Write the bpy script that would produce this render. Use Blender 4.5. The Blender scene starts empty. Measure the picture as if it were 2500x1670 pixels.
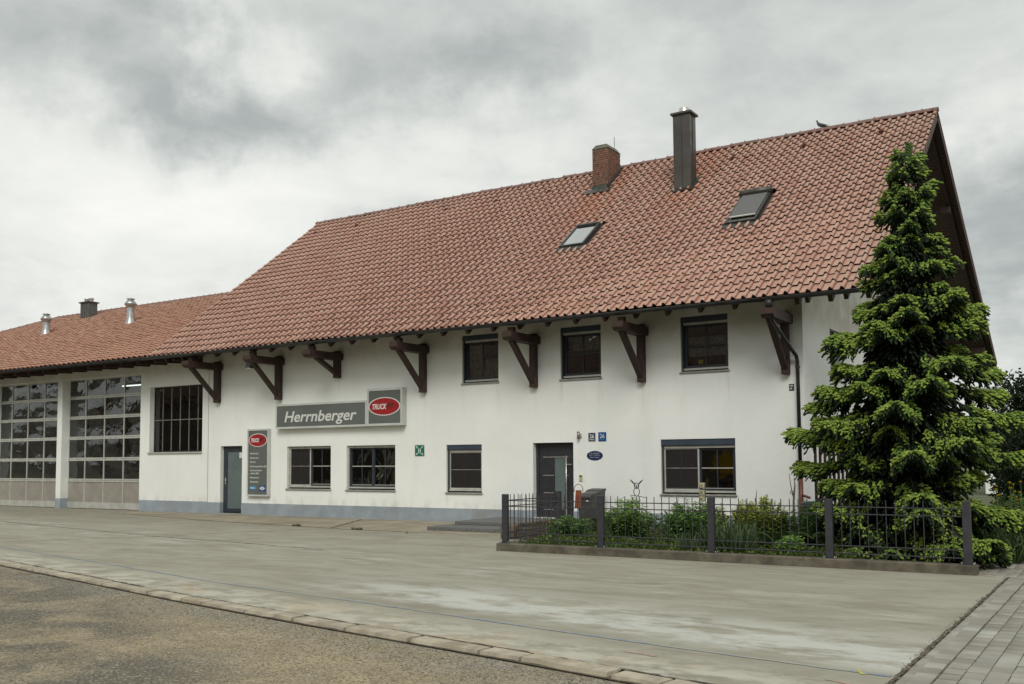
import bpy, math, random
import numpy as np
from mathutils import Vector, Matrix, Euler
random.seed(7); rng = np.random.default_rng(7)
scene = bpy.context.scene
COL = scene.collection
R_ = math.radians

# ------------------------------------------------------------------ camera
CAM = Vector((0.0, -23.35, 1.76))
def setup_camera():
    yaw, pit, rol = R_(32.6), R_(3.884), R_(-0.382)
    F = Vector((-math.sin(yaw)*math.cos(pit), math.cos(yaw)*math.cos(pit), math.sin(pit)))
    Rr = Vector((math.cos(yaw), math.sin(yaw), 0)); U = Rr.cross(F)
    R2 = Rr*math.cos(rol) + U*math.sin(rol); U2 = -Rr*math.sin(rol) + U*math.cos(rol)
    cd = bpy.data.cameras.new('camera'); cam = bpy.data.objects.new('camera', cd); COL.objects.link(cam)
    M = Matrix((R2, U2, -F)).transposed().to_4x4(); M.translation = CAM
    cam.matrix_world = M
    cd.sensor_width = 36; cd.sensor_fit = 'HORIZONTAL'; cd.lens = 2393.6/2500*36; cd.shift_y = 128.3/2500
    cd.clip_end = 3000; cd.clip_start = 0.1
    scene.camera = cam
    return F, R2, U2
CF, CR, CU = setup_camera()
def pixdir(u, v):
    return (CF + CR*((u-1250)/2393.6) - CU*((v-835-128.3)/2393.6)).normalized()

# ------------------------------------------------------------------ light
SUN_EL, SUN_AZ = R_(43), R_(152)      # azimuth: direction the light comes from, clockwise from +y
SKY_STRENGTH = 0.10
scene.view_settings.view_transform = 'Standard'; scene.view_settings.look = 'None'
scene.view_settings.exposure = 0.14; scene.view_settings.gamma = 1.0; scene.view_settings.use_curve_mapping = False
sd = bpy.data.lights.new('sun', 'SUN'); so = bpy.data.objects.new('sun', sd); COL.objects.link(so)
sd.energy = 1.6; sd.angle = R_(26); sd.color = (1.0, 0.975, 0.92)
sv = Vector((math.sin(SUN_AZ)*math.cos(SUN_EL), math.cos(SUN_AZ)*math.cos(SUN_EL), math.sin(SUN_EL)))
so.rotation_euler = sv.to_track_quat('Z', 'Y').to_euler(); so.location = (10, -30, 40)

def build_world():
    w = bpy.data.worlds.new('World'); scene.world = w; w.use_nodes = True
    nt = w.node_tree; N = nt.nodes; L = nt.links; N.clear()
    out = N.new('ShaderNodeOutputWorld')
    sky = N.new('ShaderNodeTexSky'); sky.sky_type = 'NISHITA'; sky.sun_disc = False
    sky.sun_elevation = SUN_EL; sky.sun_rotation = SUN_AZ
    b1 = N.new('ShaderNodeBackground'); b1.inputs[1].default_value = SKY_STRENGTH
    L.new(sky.outputs[0], b1.inputs[0])
    tc = N.new('ShaderNodeTexCoord')
    def math_(op, a, b=None, clamp=False):
        n = N.new('ShaderNodeMath'); n.operation = op; n.use_clamp = clamp
        for i, q in enumerate((a, b)):
            if q is None: continue
            if isinstance(q, (int, float)): n.inputs[i].default_value = q
            else: L.new(q, n.inputs[i])
        return n.outputs[0]
    def noise(vec, scale, det, rough, dist=0.0):
        n = N.new('ShaderNodeTexNoise'); n.inputs['Scale'].default_value = scale
        n.inputs['Detail'].default_value = det; n.inputs['Roughness'].default_value = rough
        n.inputs['Distortion'].default_value = dist; L.new(vec, n.inputs['Vector']); return n.outputs[0]
    sep = N.new('ShaderNodeSeparateXYZ'); L.new(tc.outputs['Generated'], sep.inputs[0])
    zz = math_('ADD', math_('MAXIMUM', sep.outputs[2], 0.0), 0.22)
    comb = N.new('ShaderNodeCombineXYZ')
    L.new(math_('DIVIDE', sep.outputs[0], zz), comb.inputs[0]); L.new(math_('DIVIDE', sep.outputs[1], zz), comb.inputs[1])
    P = comb.outputs[0]
    n1 = noise(P, 0.9, 7, 0.52, 0.25); n2 = noise(P, 2.6, 6, 0.55, 0.4); n3 = noise(P, 0.35, 3, 0.5); n4 = noise(P, 7.0, 6, 0.6, 0.3)
    # soft blobs: the photograph's big dark and bright cloud masses, edges broken by noise
    warp = N.new('ShaderNodeVectorMath'); warp.operation = 'MULTIPLY_ADD'
    nz = N.new('ShaderNodeTexNoise'); nz.inputs['Scale'].default_value = 5.0; nz.inputs['Detail'].default_value = 6; nz.inputs['Roughness'].default_value = 0.6
    L.new(tc.outputs['Generated'], nz.inputs['Vector'])
    L.new(nz.outputs['Color'], warp.inputs[0]); warp.inputs[1].default_value = (0.34, 0.34, 0.22)
    sub = N.new('ShaderNodeVectorMath'); sub.operation = 'SUBTRACT'; L.new(tc.outputs['Generated'], sub.inputs[0]); sub.inputs[1].default_value = (0.17, 0.17, 0.11)
    L.new(sub.outputs[0], warp.inputs[2])
    def blob(u, v, rad, amp, zs=2.0):
        d = pixdir(u, v)
        s = N.new('ShaderNodeVectorMath'); s.operation = 'SUBTRACT'; L.new(warp.outputs[0], s.inputs[0]); s.inputs[1].default_value = d
        m = N.new('ShaderNodeVectorMath'); m.operation = 'MULTIPLY'; L.new(s.outputs[0], m.inputs[0]); m.inputs[1].default_value = (1, 1, zs)
        ln = N.new('ShaderNodeVectorMath'); ln.operation = 'LENGTH'; L.new(m.outputs[0], ln.inputs[0])
        mr = N.new('ShaderNodeMapRange'); mr.interpolation_type = 'SMOOTHERSTEP'
        mr.inputs[1].default_value = rad; mr.inputs[2].default_value = 0.0; mr.inputs[3].default_value = 0.0; mr.inputs[4].default_value = amp
        L.new(ln.outputs['Value'], mr.inputs[0]); return mr.outputs[0]
    val = math_('ADD', math_('MULTIPLY', math_('SUBTRACT', n1, 0.5), 0.55), math_('MULTIPLY', math_('SUBTRACT', n2, 0.5), 0.62))
    val = math_('ADD', val, math_('MULTIPLY', math_('SUBTRACT', n3, 0.5), 0.30))
    val = math_('ADD', val, math_('MULTIPLY', math_('SUBTRACT', n4, 0.5), 0.34)); val = math_('ADD', val, 0.58)
    for args in BLOBS:
        val = math_('ADD', val, blob(*args))
    cr = N.new('ShaderNodeValToRGB'); L.new(val, cr.inputs[0]); e = cr.color_ramp.elements
    e[0].position = 0.0; e[0].color = (0.30, 0.33, 0.32, 1)
    e[1].position = 1.0; e[1].color = (0.90, 0.90, 0.85, 1)
    for p, c in ((0.28, (0.41, 0.44, 0.425)), (0.48, (0.58, 0.605, 0.58)), (0.70, (0.76, 0.77, 0.725))):
        q = e.new(p); q.color = (*c, 1)
    b2 = N.new('ShaderNodeBackground'); b2.inputs[1].default_value = 1.0; L.new(cr.outputs[0], b2.inputs[0])
    mx = N.new('ShaderNodeMixShader'); mx.inputs[0].default_value = 0.95
    L.new(b1.outputs[0], mx.inputs[1]); L.new(b2.outputs[0], mx.inputs[2]); L.new(mx.outputs[0], out.inputs[0])
BLOBS = [(100, 120, 0.40, -0.22, 3.0), (520, 210, 0.26, -0.17, 2.8), (1250, 10, 0.55, -0.13, 3.2), (2100, 60, 0.4, -0.10, 3.0), (330, 330, 0.16, -0.10, 2.5), (1290, 140, 0.18, -0.17, 3.0),
         (640, 120, 0.09, 0.34, 1.2), (900, 420, 0.34, 0.24, 2.6), (250, 520, 0.36, 0.20, 3.0), (60, 300, 0.2, 0.15, 3.0), (2440, 560, 0.20, -0.36, 1.6), (1900, 120, 0.3, 0.05, 2.0),
         (2450, 250, 0.15, 0.12, 2.0), (640, 330, 0.14, -0.16, 2.2)]
build_world()

# ------------------------------------------------------------------ helpers
def tag(o, label=None, cat=None, group=None, kind=None):
    if label: o['label'] = label
    if cat: o['category'] = cat
    if group: o['group'] = group
    if kind: o['kind'] = kind
    return o
def empty(name, label=None, cat=None, loc=(0, 0, 0), rz=0, group=None):
    o = bpy.data.objects.new(name, None); COL.objects.link(o); o.empty_display_size = 0.2
    o.location = loc; o.rotation_euler = (0, 0, rz)
    return tag(o, label, cat, group)
def link(name, me, parent=None, loc=None, rot=None):
    o = bpy.data.objects.new(name, me); COL.objects.link(o)
    if parent is not None: o.parent = parent
    if loc is not None: o.location = loc
    if rot is not None: o.rotation_euler = rot
    return o
class MB:
    def __init__(s): s.v = []; s.f = []; s.sm = False
    def quad(s, a, b, c, d): n = len(s.v); s.v += [tuple(a), tuple(b), tuple(c), tuple(d)]; s.f.append((n, n+1, n+2, n+3)); return s
    def box(s, x0, y0, z0, x1, y1, z1):
        if x0 > x1: x0, x1 = x1, x0
        if y0 > y1: y0, y1 = y1, y0
        if z0 > z1: z0, z1 = z1, z0
        n = len(s.v)
        s.v += [(x0,y0,z0),(x1,y0,z0),(x1,y1,z0),(x0,y1,z0),(x0,y0,z1),(x1,y0,z1),(x1,y1,z1),(x0,y1,z1)]
        s.f += [(n,n+3,n+2,n+1),(n+4,n+5,n+6,n+7),(n,n+1,n+5,n+4),(n+1,n+2,n+6,n+5),(n+2,n+3,n+7,n+6),(n+3,n,n+4,n+7)]
        return s
    def cbox(s, x0, y0, z0, x1, y1, z1, c=0.006):
        """box with chamfered vertical and horizontal edges"""
        if x0 > x1: x0, x1 = x1, x0
        if y0 > y1: y0, y1 = y1, y0
        if z0 > z1: z0, z1 = z1, z0
        n = len(s.v); c = min(c, (x1-x0)/3, (y1-y0)/3, (z1-z0)/3)
        ring = lambda i, z: [(x0+i,y0+c+0*i,z),(x0+c,y0+i,z),(x1-c,y0+i,z),(x1-i,y0+c,z),(x1-i,y1-c,z),(x1-c,y1-i,z),(x0+c,y1-i,z),(x0+i,y1-c,z)]
        r1 = ring(0, z0+c); r2 = ring(0, z1-c)
        top = [(x0+c,y0+c,z1),(x1-c,y0+c,z1),(x1-c,y1-c,z1),(x0+c,y1-c,z1)]; bot = [(a,b,z0) for a,b,_ in top]
        s.v += r1 + r2 + top + bot
        for i in range(8): j = (i+1) % 8; s.f.append((n+i, n+j, n+8+j, n+8+i))
        T = n+16; B = n+20
        s.f.append((T,T+1,T+2,T+3)); s.f.append((B+3,B+2,B+1,B))
        m = {0:(7,0),1:(1,2),2:(3,4),3:(5,6)}
        cor = [(0,1),(2,3),(4,5),(6,7)]
        for k in range(4):
            a, b = cor[k]; s.f.append((n+8+a, n+8+b, T+k)); s.f.append((n+b, n+a, B+k))
            nx = (k+1) % 4; c1 = cor[k][1]; c2 = cor[nx][0]
            s.f.append((n+8+c1, n+8+c2, T+nx, T+k)); s.f.append((n+c2, n+c1, B+k, B+nx))
        return s
    def bar(s, p, q, w, h, up=(0, 0, 1)):
        """rectangular bar from p to q, w wide, h high"""
        p = Vector(p); q = Vector(q); d = (q-p).normalized(); u = Vector(up)
        r = d.cross(u)
        if r.length < 1e-4: r = d.cross(Vector((0, 1, 0)))
        r.normalize(); u = r.cross(d).normalized(); n = len(s.v)
        for e in (p, q):
            for a, b in ((-1,-1),(1,-1),(1,1),(-1,1)): s.v.append(tuple(e + r*(a*w/2) + u*(b*h/2)))
        s.f += [(n,n+1,n+2,n+3),(n+7,n+6,n+5,n+4)] + [(n+i, n+4+i, n+4+(i+1)%4, n+(i+1)%4) for i in range(4)]
        return s
    def tube(s, pts, r, seg=8, cap=True):
        pts = [Vector(p) for p in pts]; rs = r if isinstance(r, (list, tuple)) else [r]*len(pts)
        n = len(s.v); ref = Vector((0.13, 0.21, 0.97))
        for i, p in enumerate(pts):
            d = (pts[min(i+1, len(pts)-1)] - pts[max(i-1, 0)]).normalized()
            a = d.cross(ref)
            if a.length < 1e-3: a = d.cross(Vector((1, 0, 0)))
            a.normalize(); b = d.cross(a)
            for k in range(seg):
                t = 2*math.pi*k/seg; s.v.append(tuple(p + (a*math.cos(t) + b*math.sin(t))*rs[i]))
        for i in range(len(pts)-1):
            for k in range(seg):
                j = (k+1) % seg; s.f.append((n+i*seg+k, n+i*seg+j, n+(i+1)*seg+j, n+(i+1)*seg+k))
        if cap:
            s.f.append(tuple(n+k for k in range(seg))[::-1]); m = n+(len(pts)-1)*seg; s.f.append(tuple(m+k for k in range(seg)))
        return s
    def prism(s, poly, axis, a, b):
        """extrude 2D polygon along axis from a to b; poly coords are the other two axes in xyz order"""
        def pt(p, t):
            if axis == 0: return (t, p[0], p[1])
            if axis == 1: return (p[0], t, p[1])
            return (p[0], p[1], t)
        n = len(s.v); k = len(poly)
        s.v += [pt(p, a) for p in poly] + [pt(p, b) for p in poly]
        s.f.append(tuple(range(n, n+k))); s.f.append(tuple(range(n+2*k-1, n+k-1, -1)))
        for i in range(k): j = (i+1) % k; s.f.append((n+i, n+k+i, n+k+j, n+j))
        return s
    def lathe(s, prof, c=(0, 0, 0), seg=16):
        n = len(s.v)
        for r, z in prof:
            for k in range(seg):
                t = 2*math.pi*k/seg; s.v.append((c[0]+r*math.cos(t), c[1]+r*math.sin(t), c[2]+z))
        for i in range(len(prof)-1):
            for k in range(seg):
                j = (k+1) % seg; s.f.append((n+i*seg+k, n+i*seg+j, n+(i+1)*seg+j, n+(i+1)*seg+k))
        return s
    def mesh(s, name, mat, smooth=False, fix=True):
        me = bpy.data.meshes.new(name); me.from_pydata(s.v, [], s.f); me.update()
        if fix:
            import bmesh
            bm = bmesh.new(); bm.from_mesh(me); bmesh.ops.recalc_face_normals(bm, faces=bm.faces); bm.to_mesh(me); bm.free()
        if smooth: me.polygons.foreach_set('use_smooth', [True]*len(me.polygons))
        if mat is not None: me.materials.append(mat)
        return me
    def build(s, name, mat, parent=None, smooth=False, loc=None, fix=True):
        return link(name, s.mesh(name, mat, smooth, fix), parent, loc)

def multi(base_v, base_f, pos, mats, name, mat, col=None, smooth=False):
    """numpy: many transformed copies of a small mesh as one mesh. mats: (n,3,3) incl. scale; col: (n,3) colour attribute"""
    bv = np.array(base_v, np.float32); n = len(pos); k = len(bv)
    V = np.einsum('nij,kj->nki', mats.astype(np.float32), bv) + pos[:, None, :].astype(np.float32)
    tri = all(len(f) == 3 for f in base_f); L = sum(len(f) for f in base_f)
    bl = np.array([i for f in base_f for i in f], np.int32); st = np.cumsum([0]+[len(f) for f in base_f][:-1]).astype(np.int32)
    tot = np.array([len(f) for f in base_f], np.int32)
    me = bpy.data.meshes.new(name)
    me.vertices.add(n*k); me.vertices.foreach_set('co', V.reshape(-1))
    me.loops.add(n*L); me.loops.foreach_set('vertex_index', (bl[None, :] + (np.arange(n)*k)[:, None]).astype(np.int32).reshape(-1))
    me.polygons.add(n*len(base_f)); me.polygons.foreach_set('loop_start', (st[None, :] + (np.arange(n)*L)[:, None]).astype(np.int32).reshape(-1))
    me.polygons.foreach_set('loop_total', np.tile(tot, n))
    if smooth: me.polygons.foreach_set('use_smooth', np.ones(n*len(base_f), bool))
    me.update(calc_edges=True); me.validate()
    if col is not None:
        ca = me.color_attributes.new('tint', 'FLOAT_COLOR', 'POINT')
        c4 = np.ones((n, k, 4), np.float32); c4[:, :, :3] = col[:, None, :]; ca.data.foreach_set('color', c4.reshape(-1))
    me.materials.append(mat)
    return me
def frames(dirs, roll=None, scale=(1, 1, 1)):
    """rotation matrices whose local z points along dirs"""
    d = dirs/np.linalg.norm(dirs, axis=1, keepdims=True); n = len(d)
    ref = np.tile(np.array([0.02, 0.03, 1.0]), (n, 1)); bad = np.abs(d[:, 2]) > 0.98; ref[bad] = (1, 0, 0)
    a = np.cross(ref, d); a /= np.linalg.norm(a, axis=1, keepdims=True); b = np.cross(d, a)
    if roll is not None:
        c, s = np.cos(roll)[:, None], np.sin(roll)[:, None]; a, b = a*c+b*s, -a*s+b*c
    sc = np.asarray(scale, float)
    if sc.ndim == 1: sc = np.tile(sc, (n, 1))
    return np.stack([a*sc[:, 0:1], b*sc[:, 1:2], d*sc[:, 2:3]], axis=2)

# ------------------------------------------------------------------ materials
MATS = {}
class NT:
    def __init__(s, m): s.nt = m.node_tree; s.N = s.nt.nodes; s.L = s.nt.links
    def coord(s, kind='Object'):
        return s.N.new('ShaderNodeTexCoord').outputs[kind]
    def pos(s): return s.N.new('ShaderNodeNewGeometry').outputs['Position']
    def scl(s, v, sc):
        n = s.N.new('ShaderNodeVectorMath'); n.operation = 'MULTIPLY'; s.L.new(v, n.inputs[0]); n.inputs[1].default_value = sc; return n.outputs[0]
    def noise(s, v, scale, det=4, rough=0.55, dist=0.0, out=0):
        n = s.N.new('ShaderNodeTexNoise'); n.inputs['Scale'].default_value = scale; n.inputs['Detail'].default_value = det
        n.inputs['Roughness'].default_value = rough; n.inputs['Distortion'].default_value = dist; s.L.new(v, n.inputs['Vector']); return n.outputs[out]
    def vor(s, v, scale, feat='F1', out='Distance', rnd=1.0):
        n = s.N.new('ShaderNodeTexVoronoi'); n.feature = feat; n.inputs['Scale'].default_value = scale; n.inputs['Randomness'].default_value = rnd; s.L.new(v, n.inputs['Vector']); return n.outputs[out]
    def m(s, op, a, b=None, clamp=False):
        n = s.N.new('ShaderNodeMath'); n.operation = op; n.use_clamp = clamp
        for i, q in enumerate((a, b)):
            if q is None: continue
            if isinstance(q, (int, float)): n.inputs[i].default_value = q
            else: s.L.new(q, n.inputs[i])
        return n.outputs[0]
    def mr(s, v, a, b, c=0.0, d=1.0, smooth=True):
        n = s.N.new('ShaderNodeMapRange'); n.interpolation_type = 'SMOOTHSTEP' if smooth else 'LINEAR'
        for i, q in enumerate((a, b, c, d)): n.inputs[i+1].default_value = q
        s.L.new(v, n.inputs[0]); return n.outputs[0]
    def mix(s, f, a, b, mode='MIX'):
        n = s.N.new('ShaderNodeMix'); n.data_type = 'RGBA'; n.blend_type = mode
        for sock, q in ((n.inputs[0], f), (n.inputs[6], a), (n.inputs[7], b)):
            if isinstance(q, (int, float)): sock.default_value = q
            elif isinstance(q, tuple): sock.default_value = (*q[:3], 1)
            else: s.L.new(q, sock)
        return n.outputs[2]
    def bump(s, h, strength=0.3, dist=0.01):
        n = s.N.new('ShaderNodeBump'); n.inputs['Strength'].default_value = strength; n.inputs['Distance'].default_value = dist; s.L.new(h, n.inputs['Height']); return n.outputs[0]
    def sep(s, v):
        n = s.N.new('ShaderNodeSeparateXYZ'); s.L.new(v, n.inputs[0]); return n.outputs
def newmat(name, col=(0.5, 0.5, 0.5), rough=0.7, metal=0.0, spec=0.5):
    m = bpy.data.materials.new(name); m.use_nodes = True; MATS[name] = m
    b = m.node_tree.nodes['Principled BSDF']; b.inputs['Base Color'].default_value = (*col, 1)
    b.inputs['Roughness'].default_value = rough; b.inputs['Metallic'].default_value = metal
    if 'Specular IOR Level' in b.inputs: b.inputs['Specular IOR Level'].default_value = spec
    return m, b, NT(m)
def varied(name, col, rough=0.6, metal=0.0, amount=0.25, scale=6.0, bump=0.15, bscale=60.0, bdist=0.003, dirt=None, spec=0.5, space='pos'):
    """base colour broken up by two noises plus fine relief"""
    m, b, t = newmat(name, col, rough, metal, spec)
    P = t.pos() if space == 'pos' else t.coord('Object')
    n = t.noise(P, scale, 6, 0.6); lo = tuple(c*(1-amount) for c in col); hi = tuple(min(1, c*(1+amount)) for c in col)
    c = t.mix(t.mr(n, 0.3, 0.7), lo, hi)
    if dirt: c = t.mix(t.mr(t.noise(P, scale*0.37, 5, 0.6), 0.52, 0.72, 0, 0.8), c, dirt)
    t.L.new(c, b.inputs['Base Color'])
    if bump: t.L.new(t.bump(t.noise(P, bscale, 3), bump, bdist), b.inputs['Normal'])
    t.L.new(t.mr(t.noise(P, scale*2.3, 3), 0.3, 0.7, max(0.05, rough-0.1), min(1, rough+0.1)), b.inputs['Roughness'])
    return m

def mat_plaster():
    m, b, t = newmat('white_plaster', (0.72, 0.74, 0.70), 0.9)
    P = t.pos(); big = t.noise(P, 0.55, 5, 0.55); streak = t.noise(t.scl(P, (1.6, 1.6, 0.18)), 1.3, 5, 0.6)
    c = t.mix(t.mr(big, 0.3, 0.72), (0.80, 0.815, 0.775), (0.865, 0.875, 0.84))
    c = t.mix(t.mr(streak, 0.5, 0.78, 0, 0.16), c, (0.53, 0.54, 0.475))
    # eave shading painted as a brown gradient up high, grime near the ground
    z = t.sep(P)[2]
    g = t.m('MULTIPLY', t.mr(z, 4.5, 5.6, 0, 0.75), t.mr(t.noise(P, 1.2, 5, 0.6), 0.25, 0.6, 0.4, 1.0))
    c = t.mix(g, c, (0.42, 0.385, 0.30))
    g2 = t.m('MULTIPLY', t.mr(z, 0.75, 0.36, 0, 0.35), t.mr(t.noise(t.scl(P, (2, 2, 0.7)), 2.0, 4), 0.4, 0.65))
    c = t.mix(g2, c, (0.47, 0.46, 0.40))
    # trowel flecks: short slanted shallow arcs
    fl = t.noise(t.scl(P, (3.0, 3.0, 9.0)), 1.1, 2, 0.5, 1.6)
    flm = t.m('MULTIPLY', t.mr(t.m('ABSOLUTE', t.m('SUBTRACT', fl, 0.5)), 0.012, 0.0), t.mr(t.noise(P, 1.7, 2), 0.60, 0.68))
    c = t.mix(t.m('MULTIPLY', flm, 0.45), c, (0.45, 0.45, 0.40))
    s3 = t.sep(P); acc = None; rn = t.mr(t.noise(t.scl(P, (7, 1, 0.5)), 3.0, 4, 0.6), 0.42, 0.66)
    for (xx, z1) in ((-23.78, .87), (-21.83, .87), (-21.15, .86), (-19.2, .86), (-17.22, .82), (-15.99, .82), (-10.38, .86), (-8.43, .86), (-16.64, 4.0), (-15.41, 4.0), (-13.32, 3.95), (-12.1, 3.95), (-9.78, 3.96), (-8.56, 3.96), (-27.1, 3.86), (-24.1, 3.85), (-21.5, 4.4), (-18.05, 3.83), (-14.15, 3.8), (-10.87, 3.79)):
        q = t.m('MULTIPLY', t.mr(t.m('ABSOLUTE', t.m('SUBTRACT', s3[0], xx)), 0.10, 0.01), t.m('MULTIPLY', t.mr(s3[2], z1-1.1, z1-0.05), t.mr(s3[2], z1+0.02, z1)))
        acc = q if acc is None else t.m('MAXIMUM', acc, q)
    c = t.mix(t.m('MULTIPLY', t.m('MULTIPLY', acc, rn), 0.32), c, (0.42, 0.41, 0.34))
    t.L.new(c, b.inputs['Base Color'])
    h = t.m('ADD', t.m('MULTIPLY', t.noise(P, 9, 5, 0.6), 1.0), t.m('MULTIPLY', t.noise(P, 55, 3), 0.35))
    h = t.m('SUBTRACT', h, t.m('MULTIPLY', flm, 0.5))
    t.L.new(t.bump(h, 0.35, 0.012), b.inputs['Normal'])
    return m
def mat_roof(name, ca, cb, cc, X0, W, Y0, DY, gl=0.72):
    m, b, t = newmat(name, ca, gl, 0, 0.3)
    P = t.pos(); s = t.sep(P)
    ix = t.m('FLOOR', t.m('DIVIDE', t.m('SUBTRACT', s[0], X0), W)); iy = t.m('FLOOR', t.m('DIVIDE', t.m('SUBTRACT', s[1], Y0), DY))
    cmb = t.N.new('ShaderNodeCombineXYZ'); t.L.new(ix, cmb.inputs[0]); t.L.new(iy, cmb.inputs[1])
    wn = t.N.new('ShaderNodeTexWhiteNoise'); wn.noise_dimensions = '2D'; t.L.new(cmb.outputs[0], wn.inputs['Vector'])
    c = t.mix(wn.outputs['Value'], ca, cb)
    c = t.mix(t.mr(t.noise(P, 7.0, 5, 0.65), 0.42, 0.72, 0, 0.6), c, cc)
    wn2 = t.sep(wn.outputs['Color'])
    c = t.mix(t.m('MULTIPLY', t.mr(wn2[1], 0.80, 0.99), 0.35), c, (0.32, 0.14, 0.10))
    c = t.mix(t.m('MULTIPLY', t.mr(wn2[2], 0.86, 0.99), 0.4), c, (0.50, 0.36, 0.28))
    # rusty run-off below the two chimneys, lichen towards the gable verge and ridge
    def band(x, w): return t.mr(t.m('ABSOLUTE', t.m('SUBTRACT', s[0], x)), w, w*0.2)
    rust = t.m('MULTIPLY', t.m('MAXIMUM', band(-14.7, 1.0), band(-11.5, 0.9)), t.m('MULTIPLY', t.mr(s[1], 2.0, 4.6), t.mr(t.noise(t.scl(P, (4, 1, 1)), 2.0, 5, 0.65), 0.38, 0.62)))
    c = t.mix(t.m('MULTIPLY', rust, 0.5), c, (0.46, 0.12, 0.035))
    lich = t.m('MULTIPLY', t.m('MAXIMUM', t.mr(s[0], -6.2, -4.7, 0.0, 0.9), t.mr(s[1], 5.6, 7.2, 0, 0.45)), t.mr(t.noise(P, 11, 5, 0.7), 0.44, 0.62))
    c = t.mix(t.m('MULTIPLY', lich, 0.8), c, (0.27, 0.25, 0.19))
    run = t.m('MULTIPLY', t.mr(t.noise(t.scl(P, (3.5, 0.35, 0.35)), 1.6, 5, 0.65), 0.54, 0.70), t.mr(t.noise(P, 0.5, 3, 0.6), 0.42, 0.62)); c = t.mix(t.m('MULTIPLY', run, 0.38), c, (0.20, 0.155, 0.115))
    spots = t.m('MULTIPLY', t.mr(t.noise(P, 38, 4, 0.7), 0.60, 0.70), 0.5)
    c = t.mix(spots, c, (0.17, 0.10, 0.075))
    c = t.mix(t.mr(t.noise(t.scl(P, (2.2, 0.5, 0.5)), 0.9, 6, 0.65), 0.50, 0.74, 0, 0.4), c, (0.27, 0.14, 0.10))
    t.L.new(c, b.inputs['Base Color'])
    t.L.new(t.bump(t.noise(P, 90, 3), 0.25, 0.003), b.inputs['Normal'])
    return m
def mat_concrete():
    m, b, t = newmat('forecourt_concrete', (0.33, 0.32, 0.26), 0.9)
    P = t.pos(); s = t.sep(P)
    D = t.scl(P, (0.55, 1.4, 1))
    n1 = t.noise(D, 0.8, 6, 0.6, 0.4); n2 = t.noise(P, 3.0, 6, 0.65); n3 = t.noise(t.scl(P, (0.8, 2.6, 1)), 1.6, 6, 0.65)
    c = t.mix(t.mr(n1, 0.28, 0.72), (0.25, 0.23, 0.172), (0.345, 0.328, 0.26))
    c = t.mix(t.mr(n3, 0.42, 0.75, 0, 0.5), c, (0.40, 0.395, 0.33))
    c = t.mix(t.mr(n3, 0.5, 0.25, 0, 0.45), c, (0.215, 0.20, 0.15))
    # pale laitance patches along the road side (distance from the kerb line) and mid-yard
    dist = t.m('ADD', t.m('ADD', s[1], t.m('MULTIPLY', s[0], 0.19)), 16.5)
    w = t.m('MULTIPLY', t.m('MULTIPLY', t.mr(dist, 3.6, 2.2), t.mr(dist, 1.2, 1.7)), t.mr(t.noise(t.scl(P, (0.8, 2.0, 1)), 1.1, 7, 0.7), 0.40, 0.56))
    w = t.m('MULTIPLY', w, t.mr(s[0], -11.5, -7.5))
    c = t.mix(t.m('MULTIPLY', w, 0.8), c, (0.56, 0.575, 0.53))
    w2 = t.m('MULTIPLY', t.mr(dist, 1.1, 0.3), t.mr(t.noise(t.scl(P, (1.2, 2.0, 1)), 1.6, 7, 0.7), 0.42, 0.58))
    c = t.mix(t.m('MULTIPLY', w2, 0.7), c, (0.55, 0.53, 0.44))
    w3 = t.m('MULTIPLY', t.m('MULTIPLY', t.mr(dist, 6.2, 4.8), t.mr(dist, 3.4, 4.4)), t.mr(t.noise(t.scl(P, (0.7, 2.2, 1)), 0.9, 7, 0.7), 0.50, 0.64))
    c = t.mix(t.m('MULTIPLY', w3, 0.55), c, (0.50, 0.51, 0.45))
    rd_ = t.m('MULTIPLY', t.mr(dist, 0.9, 0.1), t.mr(t.noise(P, 0.8, 4, 0.6), 0.52, 0.64)); c = t.mix(t.m('MULTIPLY', rd_, 0.5), c, (0.42, 0.29, 0.15))
    dk = t.m('MULTIPLY', t.mr(s[1], -6.5, -2.5), t.mr(n2, 0.3, 0.7, 0.3, 1.0))
    c = t.mix(t.m('MULTIPLY', dk, 0.42), c, (0.19, 0.165, 0.12))
    st_ = t.mr(t.noise(P, 1.1, 6, 0.7, 0.8), 0.56, 0.68); c = t.mix(t.m('MULTIPLY', st_, 0.28), c, (0.17, 0.16, 0.125))
    oil = t.m('MULTIPLY', t.mr(t.vor(t.scl(P, (1, 0.8, 1)), 0.55), 0.17, 0.05), t.mr(t.noise(P, 6, 4, 0.7), 0.40, 0.62)); c = t.mix(t.m('MULTIPLY', oil, 0.25), c, (0.11, 0.10, 0.08))
    sp = t.vor(P, 3.1); c = t.mix(t.m('MULTIPLY', t.mr(sp, 0.035, 0.015), 0.8), c, (0.05, 0.045, 0.035))
    sc = t.noise(t.scl(P, (0.5, 3.0, 1)), 1.8, 4, 0.6, 0.5); c = t.mix(t.m('MULTIPLY', t.mr(sc, 0.66, 0.72), 0.35), c, (0.15, 0.14, 0.11))
    fn = t.noise(P, 60, 4, 0.7); c = t.mix(t.mr(fn, 0.3, 0.7, 0, 0.22), c, (0.16, 0.15, 0.12))
    t.L.new(c, b.inputs['Base Color'])
    h = t.m('ADD', t.m('MULTIPLY', n2, 0.8), t.m('MULTIPLY', t.noise(P, 70, 4, 0.7), 0.5))
    t.L.new(t.bump(h, 0.35, 0.008), b.inputs['Normal'])
    t.L.new(t.mr(n2, 0.3, 0.7, 0.78, 0.95), b.inputs['Roughness'])
    return m
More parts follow.
